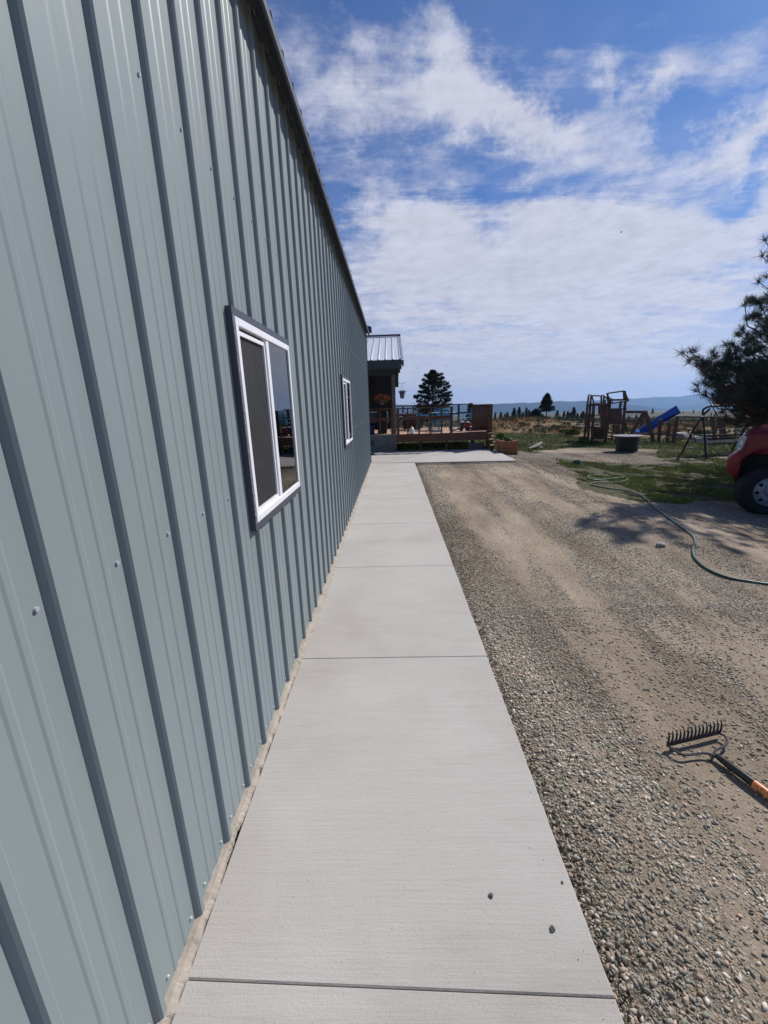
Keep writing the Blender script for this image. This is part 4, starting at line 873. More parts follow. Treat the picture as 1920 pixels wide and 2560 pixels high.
# outer fender skin with round wheel arch, facing the camera
def sideplate(poly_uz,v0,thick,nm,mt=M_redp,bev=.012):
    m=MB(); m.prism([T(u,v0,z_) for u,z_ in poly_uz],TV*thick); return tbuild(m,nm,mt,bevel=bev)
ar=.435; zc=.635; bevz=0
archp=[(u0+ar*math.cos(a_),zc+.03+ar*math.sin(a_)) for a_ in np.linspace(PI*.97,PI*.0,26)]
fend=[(-.50,.905),(archp[0][0]-.005,.80)]
fend=[(-.565,.93),(-.53,.84)]+[p for p in archp if p[1]>.60]+[(u0+ar+.02,.36),(.98,.36),(.98,1.205),(.3,1.185),(-.2,1.17),(-.44,1.13)]
fend=[(-.468,.70),(-.462,.66)]+[p for p in archp if p[1]>.67]+[(u0+ar,.60),(u0+ar,.50),(.98,.50),(.98,1.345),(.3,1.34),(-.17,1.322),(-.29,1.318),(-.385,1.29),(-.405,1.262),(-.452,1.04),(-.475,1.02)]
sideplate(fend,-.012,.05,'front_fender')
m=MB(); n=26; aa=np.linspace(PI*.94,0,n)
V_=[];
for a_ in aa:
    for (r_i,v_) in ((ar+.035,-.013),(ar+.02,-.026),(ar+.004,-.028),(ar-.010,-.015),(ar-.010,.25)): V_.append(T(u0+r_i*math.cos(a_),v_,zc+.03+r_i*math.sin(a_)))
m.add(V_,[(i*5+j,i*5+j+1,(i+1)*5+j+1,(i+1)*5+j) for i in range(n-1) for j in range(4)]); tbuild(m,'wheel_arch_flare',M_redp,smooth=True)
m=MB(); m.lathe(T(u0,.22,zc+.03),[(ar+.03,0),(ar+.03,.02),(.001,.02)],24,tuple(TV)); 
V_=[T(u0+(ar+.02)*math.cos(a_),v_,zc+.03+(ar+.02)*math.sin(a_)) for a_ in aa for v_ in (.02,.30)]
m.add(V_,[(2*i,2*i+1,2*i+3,2*i+2) for i in range(n-1)]); tbuild(m,'wheel_well',M_dark)
# bumper: wraps round the corner
bsec=[]
for (u,w) in ((-.73,.36),(-.735,.30),(-.715,.18),(-.68,.09),(-.62,.035),(-.56,.0)):
    pass
def bump(uo,win): # outline from low to high, nose bulges forward
    return None
m=MB(); V_=[]; prof_=[(.14,.60),(.06,.625),(.015,.70),(.0,.78),(-.006,.86),(.0,.90),(.03,.96),(.07,1.0),(.13,1.03)]   # (offset back, z)
path=[(-.44,-.016),(-.50,-.014),(-.56,.005),(-.605,.05),(-.63,.13),(-.642,.30),(-.648,.62),(-.65,.98)]
path=path+[(u,1.96-v) for u,v in path[-2::-1]]
for (u,v) in path:
    cu_u=u; 
    for off,z_ in prof_:
        k=min(1,max(0,(-.50-u)/.10)); V_.append(T(u+off*k,v+(.0 if abs(v-.98)<.86 else (max(off,0)*.25 if v<.5 else -max(off,0)*.25)),z_))
n=len(prof_); m.add(V_,[(i*n+j,i*n+j+1,(i+1)*n+j+1,(i+1)*n+j) for i in range(len(path)-1) for j in range(n-1)]); tbuild(m,'front_bumper',mat('red_bumper',(.30,.014,.02),rough=.4,var=.08,spec=.5),smooth=True)
m=MB(); m.beam(T(-.652,.20,.905),T(-.657,1.76,.905),.010,.012); tbuild(m,'bumper_seam',M_white)
# grille and headlights
m=MB(); m.prism([T(-.55,.40,1.03),T(-.55,1.56,1.03),T(-.53,1.56,1.27),T(-.53,.40,1.27)],TU*.05); tbuild(m,'grille',M_black)
for sgn,v0 in ((1,.0),(-1,1.96)):
    m=MB(); hl=[(-.520,.03,1.252),(-.478,.0,1.290),(-.412,-.012,1.262),(-.432,-.012,1.15),(-.458,-.012,1.048),(-.525,.02,1.062),(-.532,.04,1.12)]
    P_=[T(u,v0+sgn*v,z_) for u,v,z_ in hl]; hl2=[T(-.56,v0+sgn*.34,1.24),T(-.56,v0+sgn*.34,1.06)]
    c_=sum(P_,Vector())/len(P_); 
    m.prism(P_,TV*(sgn*.10)); m.add([P_[0],P_[6],P_[5],hl2[1],hl2[0]],[(0,1,3,4)])
    ho=tbuild(m,'headlight',mat('headlight_lens',(.42,.46,.46),rough=.18,var=.15,vscale=6,spec=.8,coat=.6),bevel=.006)
    m=MB(); m.prism([T(-.488,v0-sgn*.014,1.21),T(-.448,v0-sgn*.015,1.21),T(-.455,v0-sgn*.015,1.14),T(-.49,v0-sgn*.014,1.14)],TV*(sgn*.01)); m.prism([T(-.52,v0+sgn*.004,1.095),T(-.462,v0-sgn*.015,1.085),T(-.468,v0-sgn*.015,1.06),T(-.515,v0+sgn*.004,1.07)],TV*(sgn*.01)); m.build('reflector',M_white,ho)
# cab, bed, rear (beyond the frame)
cab=[(.98,.0,.36,1.24),(3.2,.0,.36,1.24)]
m=MB(); m.prism([T(.985,0,.5),T(3.10,0,.5),T(3.10,0,1.38),T(.985,0,1.36)],TV*1.96); tbuild(m,'door_panel',M_redp,bevel=.03)
m=MB(); m.prism([T(1.02,.10,1.385),T(3.08,.10,1.385),T(2.92,.20,2.0),T(1.62,.20,2.02)],TV*1.72); tbuild(m,'cabin_roof',M_redp,bevel=.05)
M_tint=mat('dark_car_glass',(.02,.025,.03),rough=.06,var=0,spec=.8)
m=MB(); m.prism([T(1.20,.085,1.42),T(2.95,.085,1.42),T(2.84,.15,1.92),T(1.66,.15,1.93)],TV*.01); m.prism([T(1.20,1.855,1.42),T(2.95,1.855,1.42),T(2.84,1.79,1.92),T(1.66,1.79,1.93)],TV*.01); tbuild(m,'side_window',M_tint)
m=MB(); m.add([T(1.005,.16,1.43),T(1.005,1.80,1.43),T(1.57,1.70,1.99),T(1.57,.26,1.99)],[(0,1,2,3)]); m.build('windscreen',M_tint,trk)
m=MB(); m.prism([T(3.13,0,.62),T(5.05,0,.62),T(5.05,0,1.38),T(3.13,0,1.38)],TV*1.96); tbuild(m,'cargo_bed',M_redp,bevel=.03)
def wheel(u,v,sgn):
    c=T(u,v,WR-.005); ax_=(Vector((math.sin(ths),math.cos(ths),0)) if u<1 else TV)*sgn
    m=MB(); m.lathe(c,[(.235,-.12),(.36,-.135),(WR-.015,-.115),(WR,-.08),(WR,.08),(WR-.015,.115),(.36,.135),(.238,.12),(.232,.0)],40,tuple(ax_)); wh=m.build('wheel',M_rubber,trk,smooth=True)
    m=MB()
    for k in range(40):
        a_=k*PI/20; b=ax_.orthogonal().normalized(); c3=ax_.cross(b); d=b*math.cos(a_)+c3*math.sin(a_); e=-b*math.sin(a_)+c3*math.cos(a_)
        m.beam(c+d*(WR-.005)-ax_*.10,c+d*(WR-.002)+ax_*.10,.03,.012,up=tuple(d))
    m.build('tread',M_rubber,wh)
    m=MB(); M_rim=mat('steel_rim',(.30,.31,.33),rough=.35,metal=.25,var=.15,vscale=12)
    m.lathe(c,[(.236,.115),(.240,.128),(.232,.132),(.222,.118),(.205,.095),(.20,.03)],40,tuple(ax_),cap=False); 
    # disc with eight round-ish openings
    b=ax_.orthogonal().normalized(); c3=ax_.cross(b); N=64; V_=[];
    def rp(r,a_,h): return c+(b*math.cos(a_)+c3*math.sin(a_))*r+ax_*h
    rings=[(.206,.095),(.190,.103),(.172,.110),(.154,.116),(.135,.118),(.085,.112),(.080,.135),(.062,.140),(.058,.155),(.001,.160)]
    for r,h in rings: V_+=[rp(r,2*PI*k/N,h) for k in range(N)]
    F_=[]
    for i in range(len(rings)-1):
        for k in range(N):
            if i in (1,2) and k%8 in (0,1,2) : continue
            if i in (0,) and k%8 in (1,): continue
            F_.append((i*N+k,i*N+(k+1)%N,(i+1)*N+(k+1)%N,(i+1)*N+k))
    m.add(V_,F_); m.build('rim',M_rim,wh,smooth=True)
    m=MB(); m.lathe(c,[(.195,-.02),(.195,0.05),(.001,.05)],24,tuple(ax_)); m.build('brake_drum',M_dark,wh)
    m=MB()
    for k in range(8): m.lathe(rp(.105,2*PI*k/8+.2,.112),[(.011,0),(.010,.022),(.001,.024)],6,tuple(ax_))
    m.build('lug_nuts',M_screw,wh)
for u,v,s_ in ((u0,.16,-1),(u0,1.80,1),(3.75,.16,-1),(3.75,1.80,1)): wheel(u,v,s_)
m=MB(); m.prism([T(-.40,.45,.42),T(4.9,.45,.42),T(4.9,.45,.62),T(-.40,.45,.62)],TV*1.06); tbuild(m,'chassis',M_dark)

# bird
p=at(1553,580,60); m=MB(); m.tube([p+Vector((-.12,0,-.06)),p,p+Vector((.16,0,.07))],[.02,.07,.02],6); m.add([p+Vector((-.05,0,0)),p+Vector((.05,.05,.02)),p+Vector((-.26,.2,.09))],[(0,1,2)]); m.add([p+Vector((-.02,0,0)),p+Vector((.08,-.05,.03)),p+Vector((.28,-.1,.12))],[(0,1,2)])
tag(m.build('bird',M_black),'tiny dark bird flying in front of the big cloud','bird')

# ================================================================ TREES
def needles(P,D,n,ln,wd,R,spread=1.0):
    """tufts at P (k,3) pointing D (k,3): n thin blades each -> arrays"""
    k=len(P); P=np.repeat(P,n,0); D=np.repeat(D,n,0); 
    v=R.normal(size=(k*n,3))*spread+D*1.0; v/=np.linalg.norm(v,axis=1)[:,None]
    L_=ln*(.6+.5*R.random(k*n))[:,None]; s=np.cross(v,R.normal(size=(k*n,3))); s/=np.linalg.norm(s,axis=1)[:,None]+1e-9
    b=P+R.normal(size=P.shape)*ln*.10
    V=np.stack([b-s*wd*.5,b+s*wd*.5,b+v*L_+s*wd*.15],1).reshape(-1,3); return V,np.arange(3*k*n).reshape(-1,3)
ENVX=([-400,480,560,600,640,700,763,822,860,884,905,930,975,1000,1040,1085,1100,1140,2000],[1990,1990,1935,1908,1900,1886,1852,1846,1815,1698,1712,1745,1735,1755,1795,1830,1900,2060,2060])
def inside(P):
    # the crown keeps the lopsided outline this tree has on its west side
    d=Vector(P)-Vector((0,0,CAMZ)); zc_=d.dot(FW)
    if zc_<1: return False
    sx=P[0]-.87*(P[2]+.15); sy=P[1]-.63*(P[2]+.15)   # crown shaped by its shadow: limbs shading beyond a set line dropped
    if sx<np.interp(sy,[0,3.6,4.2,5.2,5.9,7,9,12],[4.7,4.3,2.4,2.2,3.0,3.4,3.8,5]): return False
    return 960+F*d.dot(RT)/zc_>np.interp(1280+F*d.dot(DN)/zc_,*ENVX)
def pine(x,y,h,cr,clear,label,seed,group=None,nbr=60,tuft=(30,.16,.010),per=14,m_=M_needle,lean=(0,0),targets=(),shape=.8,name='pine_tree',irr=.35,zb=None,tr=None,blob=False,up=.25,envelope=False):
    R=np.random.default_rng(seed); z0=gzf(x,y)-.1 if zb is None else zb
    t=thing(name,(x,y,z0),label,'pine tree',group); tr=tr or .018*h+.03
    m=MB(); tp_=[Vector((x+lean[0]*s+.02*h*math.sin(s*5+seed)*.4,y+lean[1]*s,z0+h*s)) for s in np.linspace(0,1,9)]; m.tube(tp_,[tr*(1-.93*s)*(1.25 if s==0 else 1) for s in np.linspace(0,1,9)],8)
    TP=[];TD=[]
    def limb(a,b_,r0,k,sag=.0):
        if envelope and not inside(b_): b_=a.lerp(b_,.62)
        if envelope and not inside(b_): return
        d=b_-a; L=d.length; pts_=[]
        for s in np.linspace(0,1,6):
            pts_.append(a+d*s+Vector((0,0,-sag*math.sin(PI*s)*L*.5))+Vector(tuple(R.normal(size=3)*L*.018*(s>0)*(s<1))))
        m.tube(pts_,[r0*(1-.8*s) for s in np.linspace(0,1,6)],5,False)
        for j in range(k):
            s=.28+.72*(1-(R.random()**1.4)); s=min(s,1.) if j else 1.
            q=pts_[0].lerp(pts_[-1],s)+Vector((0,0,-sag*math.sin(PI*s)*L*.5)); 
            side=Vector(tuple(R.normal(size=3))); side.z=abs(side.z)*.5; side=side-d.normalized()*side.dot(d.normalized())*.6
            off=side.normalized()*L*.17*(1.15-s)*(.4+R.random()) if j else Vector((0,0,0))
            e=q+off
            if envelope and not inside(e): continue
            if off.length>.03: m.tube([q,q+off*.5+Vector((0,0,-.02*L)),e],[r0*.22,r0*.18,r0*.12],4,False)
            dd=(off.normalized()*.6 if j else Vector((0,0,0)))+d.normalized()*.7+Vector((0,0,.35)); dd.normalize()
            if envelope and not inside(e): continue
            TP.append(tuple(e)); TD.append(tuple(dd))
    for i in range(nbr):
        s=clear+(1-clear)*((i+R.random()*.8)/nbr); 
        if s>.985: s=.985
        rel=(s-clear)/(1-clear); rad=cr*(min(1,(1-rel)*1.0/shape)**.8*(.75+.25*min(1,rel/.12)))*(1-irr*R.random())+.03*h*(1-rel)*.3
        az=i*2.39996+R.random()*.6; a=tp_[0].lerp(tp_[-1],s); 
        i0=int(s*8); i1=min(8,i0+1); a=tp_[i0].lerp(tp_[i1],s*8-i0)
        b_=a+Vector((math.cos(az)*rad,math.sin(az)*rad,rad*(up*(rel*1.6-.25)+.12*R.normal())))
        limb(a,b_,max(.010,tr*.2*(1-rel*.7)),per,sag=.12)
    for (p,k) in targets:
        p=Vector(p); d2=math.hypot(p.x-x,p.y-y); zz=min(max(p.z-.12*d2-z0,clear*h*.5),h*.97); s=zz/h; i0=int(s*8); i1=min(8,i0+1); a=tp_[i0].lerp(tp_[i1],s*8-i0)
        limb(a,p,tr*.15,k,sag=.10)
    m.build('trunk',M_bark,t,recalc=False)
    V,Fa=needles(np.array(TP),np.array(TD),*tuft,R); o=npmesh('crown',V-np.array(t.location),Fa,m_,t)
    return t
# large ponderosa leaning into the right edge
tg=[]
RR=random.Random(3)
for px,py,Y,k in ((1706,884,6.8,8),(1722,905,6.9,7),(1755,905,7.2,10),(1742,977,7.0,9),(1765,990,7.2,9),(1762,940,7.0,9),(1790,925,7.2,12),(1800,955,7.0,20),(1830,860,7.2,16),(1856,822,7.3,12),(1862,763,7.4,7),(1880,790,7.6,12),(1897,705,7.6,9),(1913,600,7.8,8),(1905,640,8,9),(1838,885,7.2,16),(1812,912,7.2,16),(1850,930,7.4,22),(1870,880,7.6,22),(1890,840,7.8,20),(1900,760,7.8,14),(1885,920,7.7,22),(1825,985,7.8,22),(1812,1002,8.2,18),(1845,990,8.2,22),(1870,1000,8.3,22),(1895,985,8.4,22),(1860,960,8,22),(1905,950,8,22),(1850,1020,8.8,18),(1885,1025,8.8,18),(1915,1010,8.6,18),(1800,975,7.9,14)):
    tg.append((at(px,py,Y),k))
    if px<1800 and py>880: tg.append((at(px+20,py+RR.uniform(-8,14),Y+.3),9))
    if px>1780 and py>900:
        for _ in range(2): tg.append((at(px+RR.uniform(-25,30),py+RR.uniform(-25,25),Y+RR.uniform(1.0,3.8)),12))
for _ in range(70):  # extra crown limbs beyond the view, added to deepen shade on the grass
    q_=Vector((RR.uniform(7.0,10.5),RR.uniform(8.8,13),RR.uniform(2.2,6.5)))
    if inside(q_): tg.append((q_,14))
pine(9.6,10.2,9.2,5.0,.13,'large dark long needled pine reaching in from the right edge above the truck',5,nbr=110,tuft=(60,.165,.0062),per=14,targets=tg,irr=.3,tr=.18,shape=.55,envelope=True)
# broad pine behind the deck
pA=gp(1078,1031); ydist=46.; b0=at(1080,1050,ydist); hh_=at(1090,930,ydist).z-gzf(b0.x,ydist)
pine(b0.x+.1,ydist,hh_+.2,2.15,.04,'dense rounded pine standing alone behind the deck',11,nbr=120,tuft=(26,.26,.05),per=16,m_=M_needle2,shape=.42,irr=.26,name='pine_tree')
# tall thin trunked pine with high crown
Yt=62.; b0=at(1364,1058,Yt); ht=at(1368,984,Yt).z-gzf(b0.x,Yt)
pine(b0.x,Yt,ht,1.1,.44,'tall bare trunked pine with a high rounded crown in the meadow',12,nbr=60,tuft=(24,.30,.05),per=11,m_=M_needle2,shape=.75,irr=.42)
Yt=60.; b0=at(1338,1064,Yt); ht=at(1335,1024,Yt).z-gzf(b0.x,Yt)
pine(b0.x,Yt,ht,1.3,.02,'bushy low pine just left of the tall bare trunked pine',13,nbr=70,tuft=(22,.32,.055),per=10,m_=M_needle2,shape=.7,irr=.4)
Yt=44; b0=at(1177,1050,Yt); ht=at(1177,1008,Yt).z-gzf(b0.x,Yt)
pine(b0.x,Yt,ht,.6,.05,'small pine top showing left of the deck board screen',14,nbr=36,tuft=(18,.26,.05),per=7,m_=M_needle2)
M_needle3=foliage('hazed_needles',(.065,.085,.075),(.09,.11,.09))  # needle colour paled to stand in for distance haze
# distant trees: (px, py_base, py_top, distance)
far_=[(1238,1040,1031,150),(1252,1044,1030,120),(1262,1044,1034,118),(1268,1047,1030,110),(1285,1046,1020,120),(1282,1044,1028,125),(1297,1046,1018,118),(1307,1046,1030,122),(1315,1043,1019,130),(1322,1043,1025,128),(1346,1040,1027,140),(1392,1050,1025,118),(1409,1046,1027,130),(1418,1050,1028,122),(1432,1058,1018,96),(1424,1056,1030,100),(1442,1057,1032,98),(1450,1054,1036,105),(1453,1056,1030,98),(1456,1058,1028,95),(1383,1052,1042,110),(1478,1056,1032,110),(1502,1052,1031,130),(1523,1050,1028,140),(1590,1048,1036,150),(1632,1025,1021,420),(1734,1030,1024,380),(1787,1043,1030,200),(1778,1040,1032,230),(1642,1044,1040,220),(1273,1050,1040,105),(1361,1052,1040,112),(1400,1053,1040,112),(1708,1030,1027,400),(1660,1046,1040,210),(1571,1046,1038,180)]
desc=['slim','broad','stubby','pointed','ragged','leaning','sparse','full']
protos={}
for i,(px,pb_,pt_,D) in enumerate(far_):
    b0=at(px,pb_,D); zb=gzf(b0.x,D); top=at(px,pt_,D).z; h=max(top-zb,.8)
    kind=i%4
    if kind not in protos:
        cr={0:.17,1:.26,2:.21,3:.30}[kind]
        t=pine(0,-400-8*kind,10,10*cr,.06+.06*(kind%2),'x',50+kind,nbr=46,tuft=(16,.9,.14),per=8,m_=M_needle3,shape=.8,irr=.35,name='distant_pine',zb=0); protos[kind]=t; o=t; first=True
    else:
        s_=protos[kind]; o=s_.copy(); COL.objects.link(o)
        for ch in s_.children: c_=ch.copy(); COL.objects.link(c_); c_.parent=o
    o.location=(b0.x,D,zb-.1); sc=h/10; o.scale=(sc*random.uniform(.85,1.2),sc*random.uniform(.85,1.2),sc); o.rotation_euler=(0,0,random.uniform(0,6))
    side='before the tall bare pine' if px<1364 else ('between tall bare pine and play set' if px<1462 else ('behind the play set towers' if px<1545 else 'on the open plain right of the play set'))
    rank=sum(1 for q in far_ if ((q[0]<1364)==(px<1364)) and ((q[0]<1462)==(px<1462)) and ((q[0]<1545)==(px<1545)) and q[0]<px)+1
    tot_=sum(1 for q in far_ if ((q[0]<1364)==(px<1364)) and ((q[0]<1462)==(px<1462)) and ((q[0]<1545)==(px<1545)))
    ordn=['first','second','third','fourth','fifth','sixth','seventh','eighth','ninth','tenth','eleventh','twelfth','thirteenth','fourteenth','fifteenth','sixteenth','seventeenth'][rank-1]
    size='tall' if pb_-pt_>22 else ('mid sized' if pb_-pt_>12 else 'small')
    o['label']=f'{size} distant pine, {ordn} from left {side}'; o['group']='pines across the far meadow'
# shrubs
def shrub(px,py,wpx,hpx_,seed,label,m_=M_bush,n=900,name='shrub',D=None,s=.05):
    p=gp(px,py); w_=wpx/F*p.y*.5; h_=hpx_/F*p.y
    t=thing(name,(p.x,p.y,p.z),label,'shrub','shrubs in the meadow'); R=np.random.default_rng(seed)
    k=max(40,n//12); ang=R.random(k)*2*PI; rad=np.sqrt(R.random(k))*w_; P=np.stack([p.x+rad*np.cos(ang),p.y+rad*np.sin(ang),p.z+h_*(.25+.55*R.random(k)*(1-(rad/w_)**2*.8))],1)
    V,Fa=needles(P,np.tile([0,0,1.],(k,1)),12,h_*.34,h_*.05,R,.7); o=npmesh('foliage',V-np.array([p.x,p.y,p.z]),Fa,m_,t)
    m=MB()
    for j in range(7): a_=j*.9; m.tube([(p.x,p.y,p.z-.05),(p.x+math.cos(a_)*w_*.5,p.y+math.sin(a_)*w_*.5,p.z+h_*.5)],.012*h_+.004,4,False)
    m.build('stems',M_bark,t,recalc=False); return t
SHR=[(1430,1092,32,22,'big leafy green shrub just left of the play set',M_weed),(1410,1085,26,14,'green shrub between the dry slope and the big leafy shrub',M_weed),(1390,1074,30,12,'low grey green shrub left below the tall pine',M_bush),(1345,1070,22,9,'dark low shrub right of the bushy pine base',M_bush),(1306,1062,18,8,'round sage shrub below the distant pines left',M_bush),(1282,1052,16,7,'small bright sage shrub near the deck screen',M_bush),(1248,1050,22,6,'low sage shrub touching the deck screen edge',M_bush),(1443,1073,24,14,'green shrub behind the left tower of the play set',M_weed),(1752,1090,34,18,'dark green shrub behind the swing end frame',M_weed),(1738,1095,16,12,'small green shrub left of the swing seat',M_weed),(1250,1098,22,16,'leafy weeds rising behind the planter box',M_weed),(1720,1068,18,6,'low green shrub in the dry meadow behind the swing',M_bush),(1320,1063,14,6,'yellow green shrub under the bushy pine',M_weed),(1560,1080,24,10,'low shrub seen through the play set rails',M_bush),(1462,1112,20,14,'tall green weeds at the foot of the play set',M_weed),(1485,1112,22,12,'green weeds below the wall boards of the play set',M_weed),(1450,1060,20,7,'sage shrub on the rim beyond the play set',M_bush),(1180,1119,20,15,'bright green leafy weeds in the sun under the deck end',M_weed)]
for i,(px,py,w_,h_,lb,m_) in enumerate(SHR): shrub(px,py,w_,h_,100+i,lb,m_,n=1400)
# scattered meadow brush too small and many to count
R=np.random.default_rng(77); n=9000; rr_=22*np.exp(R.random(n)*2.6); aa=(R.random(n)-.5)*1.9+.35; bx=rr_*np.sin(aa); by=rr_*np.cos(aa)
keep=~lawn(bx,by)&((fbm(bx,by,9,31)>.38)); bx,by,rr_=bx[keep],by[keep],rr_[keep]; k=len(bx)
hgt_=(.14+.30*R.random(k)**2)*np.clip(rr_/40,.75,2.2)
P=np.repeat(np.stack([bx,by,gz(bx,by)+hgt_*.35],1),5,0); H5=np.repeat(hgt_,5); P[:,:2]+=R.normal(size=(k*5,2))*H5[:,None]*.55
v=R.normal(size=(k*5*7,3))*.75+np.array([0,0,1.]); v/=np.linalg.norm(v,axis=1)[:,None]; P7=np.repeat(P,7,0); H=np.repeat(H5,7)[:,None]; s_=np.cross(v,R.normal(size=v.shape)); s_/=np.linalg.norm(s_,axis=1)[:,None]
V=np.stack([P7-s_*H*.09,P7+s_*H*.09,P7+v*H*.75],1).reshape(-1,3); npmesh('meadow_brush',V,np.arange(len(V)).reshape(-1,3),M_bush,kind='stuff')
# ---- grass
def blades(x,y,h,wd,R,tilt=.45):
    k=len(x); b=np.stack([x,y,gz(x,y)+((np.hypot(x,y)<18)*((fbm(x,y*.35,1.1,11)-.5)*.035))-.004],1); a=R.random(k)*2*PI; s=np.stack([np.cos(a),np.sin(a),0*a],1)*wd[:,None]*.5
    t_=b+np.stack([R.normal(size=k)*tilt,R.normal(size=k)*tilt,np.ones(k)],1)*h[:,None]
    V=np.stack([b-s,b+s,t_],1).reshape(-1,3); return V,np.arange(3*k).reshape(-1,3)
R=np.random.default_rng(5)
def area(x0,x1,y0,y1,n):
    return x0+(x1-x0)*R.random(n),y0+(y1-y0)*R.random(n)
x,y=area(2.2,12,6,13,260000); kp=inpoly(x+(fbm(x,y,.9,3)-.5)*.77,y+(fbm(x+50,y,.9,5)-.5)*.77,LAWN_A)&(fbm(x,y,.5,8)>.46); x,y=x[kp],y[kp]
V,Fa=blades(x,y,.028+.04*R.random(len(x))**2,.006+.005*R.random(len(x)),R,.6); npmesh('lawn_grass',V,Fa,M_lawn,kind='stuff')
x,y=area(-5,32,13,30,300000); kp=inpoly(x+(fbm(x,y,.9,3)-.5)*.77,y+(fbm(x+50,y,.9,5)-.5)*.77,LAWN_B)&(fbm(x,y,.8,9)>.32); x,y=x[kp],y[kp]
V,Fa=blades(x,y,.05+.09*R.random(len(x))**2,.012+.008*R.random(len(x)),R,.6); npmesh('back_lawn_grass',V,Fa,M_lawn,kind='stuff')
x,y=area(-4,45,17,48,170000); kp=(~lawn(x,y))&(fbm(x,y,3.0,33)>.45+.08*smooth((x/y-.42)/.15))&(y>18); x,y=x[kp],y[kp]
V,Fa=blades(x,y,.08+.16*R.random(len(x)),.016+.016*R.random(len(x)),R,.5); npmesh('dry_grass',V,Fa,M_dry,kind='stuff')
# thin weeds along the gravel rim
x,y=area(4,16,9.5,16,90000); kp=inpoly(x,y,LAWN_C)&lawn(x,y); x,y=x[kp],y[kp]
V,Fa=blades(x,y,.03+.05*R.random(len(x))**2,.008+.006*R.random(len(x)),R,.6); npmesh('shaded_grass',V,Fa,M_lawn,kind='stuff')
x,y=area(3,14,10.5,15,60000); kp=(~lawn(x,y,.1))&lawn(x,y,1.2)&(R.random(len(x))<.4); x,y=x[kp],y[kp]
V,Fa=blades(x,y,.03+.05*R.random(len(x)),.008+.006*R.random(len(x)),R,.6); npmesh('rim_weeds',V,Fa,M_weed,kind='stuff')
# ---- loose stones
M_peb=bpy.data.materials.new('loose_stone'); M_peb.use_nodes=True; nt=M_peb.node_tree; L=nt.links; b=nt.nodes['Principled BSDF']; b.inputs['Roughness'].default_value=.95; b.inputs['Specular IOR Level'].default_value=.12
at_=nd(nt,'ShaderNodeAttribute',attribute_name='tone'); tcg=nd(nt,'ShaderNodeTexCoord')
c_=ramp(at_.outputs['Fac'],[(0,(.115,.105,.09)),(.2,(.205,.195,.16)),(.42,(.33,.32,.275)),(.62,(.32,.25,.18)),(.78,(.48,.435,.37)),(.9,(.42,.295,.21)),(1,(.66,.61,.54))])
c_=mixc(1.,c_,ramp(nz_(1.15,5,.6,(1.2,.28,1)).outputs[0],[(.34,(.72,.70,.68)),(.5,(1.06,1.06,1.06)),(.64,(1.28,1.28,1.28))]),'MULTIPLY')
c_=mixc(.6,c_,ramp(nz_(140,3).outputs[0],[(.3,(.65,.65,.65)),(.6,(1.1,1.1,1.1))]),'MULTIPLY'); L.new(c_,b.inputs['Base Color'])
bmi=bmesh.new(); bmesh.ops.create_icosphere(bmi,subdivisions=1,radius=1); I1=np.array([v.co[:] for v in bmi.verts]); F1=np.array([[w.index for w in f.verts] for f in bmi.faces]); bmi.free()
bmi=bmesh.new(); bmesh.ops.create_icosphere(bmi,subdivisions=2,radius=1); I2=np.array([v.co[:] for v in bmi.verts]); F2=np.array([[w.index for w in f.verts] for f in bmi.faces]); bmi.free()
def stones(name,x,y,size,R,I,Fc,extra=0.,nv=14,z=None):
    k=len(x); var=[]
    for j in range(nv):
        d=I/np.linalg.norm(I,axis=1)[:,None]; q=R.normal(size=(7,3)); q/=np.linalg.norm(q,axis=1)[:,None]
        r=1-.0*d[:,0]
        for qq in q: r=np.minimum(r,(.5+.25*R.random())/np.maximum(d@qq,.25))
        r=r*(1+.08*R.normal(size=len(d))); var.append(d*r[:,None]*np.array([1.18,.55+.35*R.random(),.40+.25*R.random()]))
    var=np.array(var); vi=R.integers(0,nv,k); B=var[vi]*size[:,None,None]
    a=R.random(k)*2*PI; c,s=np.cos(a),np.sin(a); ti=R.normal(size=k)*.35; ct,st=np.cos(ti),np.sin(ti)
    X_,Y_,Z_=B[...,0],B[...,1],B[...,2]; Y2=Y_*ct[:,None]-Z_*st[:,None]; Z2=Y_*st[:,None]+Z_*ct[:,None]
    Xr=X_*c[:,None]-Y2*s[:,None]; Yr=X_*s[:,None]+Y2*c[:,None]
    zg=gz(x,y)+((fbm(x,y*.35,1.1,11)-.5)*.035+(fbm(x,y,.25,12,2)-.5)*.012)*(1-smooth((np.hypot(x,y)-12)/6)) if z is None else z
    V=np.stack([Xr+x[:,None],Yr+y[:,None],Z2+(zg+size*(.12+extra))[:,None]],-1).reshape(-1,3)
    Fa=(Fc[None]+np.arange(k)[:,None,None]*len(I)).reshape(-1,3); tone=np.repeat(R.random(k),len(I))
    return npmesh(name,V,Fa,M_peb,attr={'tone':tone},kind='stuff')
R=np.random.default_rng(9)
def scatter(x0,x1,y0,y1,n,bias=0.):
    x,y=area(x0,x1,y0,y1,n); pr=np.clip(stone(x,y)+bias,0.10,1); kp=(R.random(n)<pr)&(~lawn(x,y))&(x>.565); return x[kp],y[kp]
x,y=scatter(.56,3.0,-.2,3.0,88000,.18); stones('gravel_stones',x,y,.0040+.0085*R.random(len(x))**3,R,I1,F1)
x,y=scatter(.56,3.6,.30,3.4,120000,.10); stones('gravel_chips',x,y,.0018+.0028*R.random(len(x)),R,I1,F1)
x,y=scatter(.56,6.5,2.8,6.5,110000,.0); stones('gravel_stones',x,y,.0035+.0060*R.random(len(x))**2,R,I1,F1)
x,y=scatter(3.2,13,9.2,15.5,70000,.45); stones('gravel_stones',x,y,.008+.010*R.random(len(x))**2,R,I1,F1)
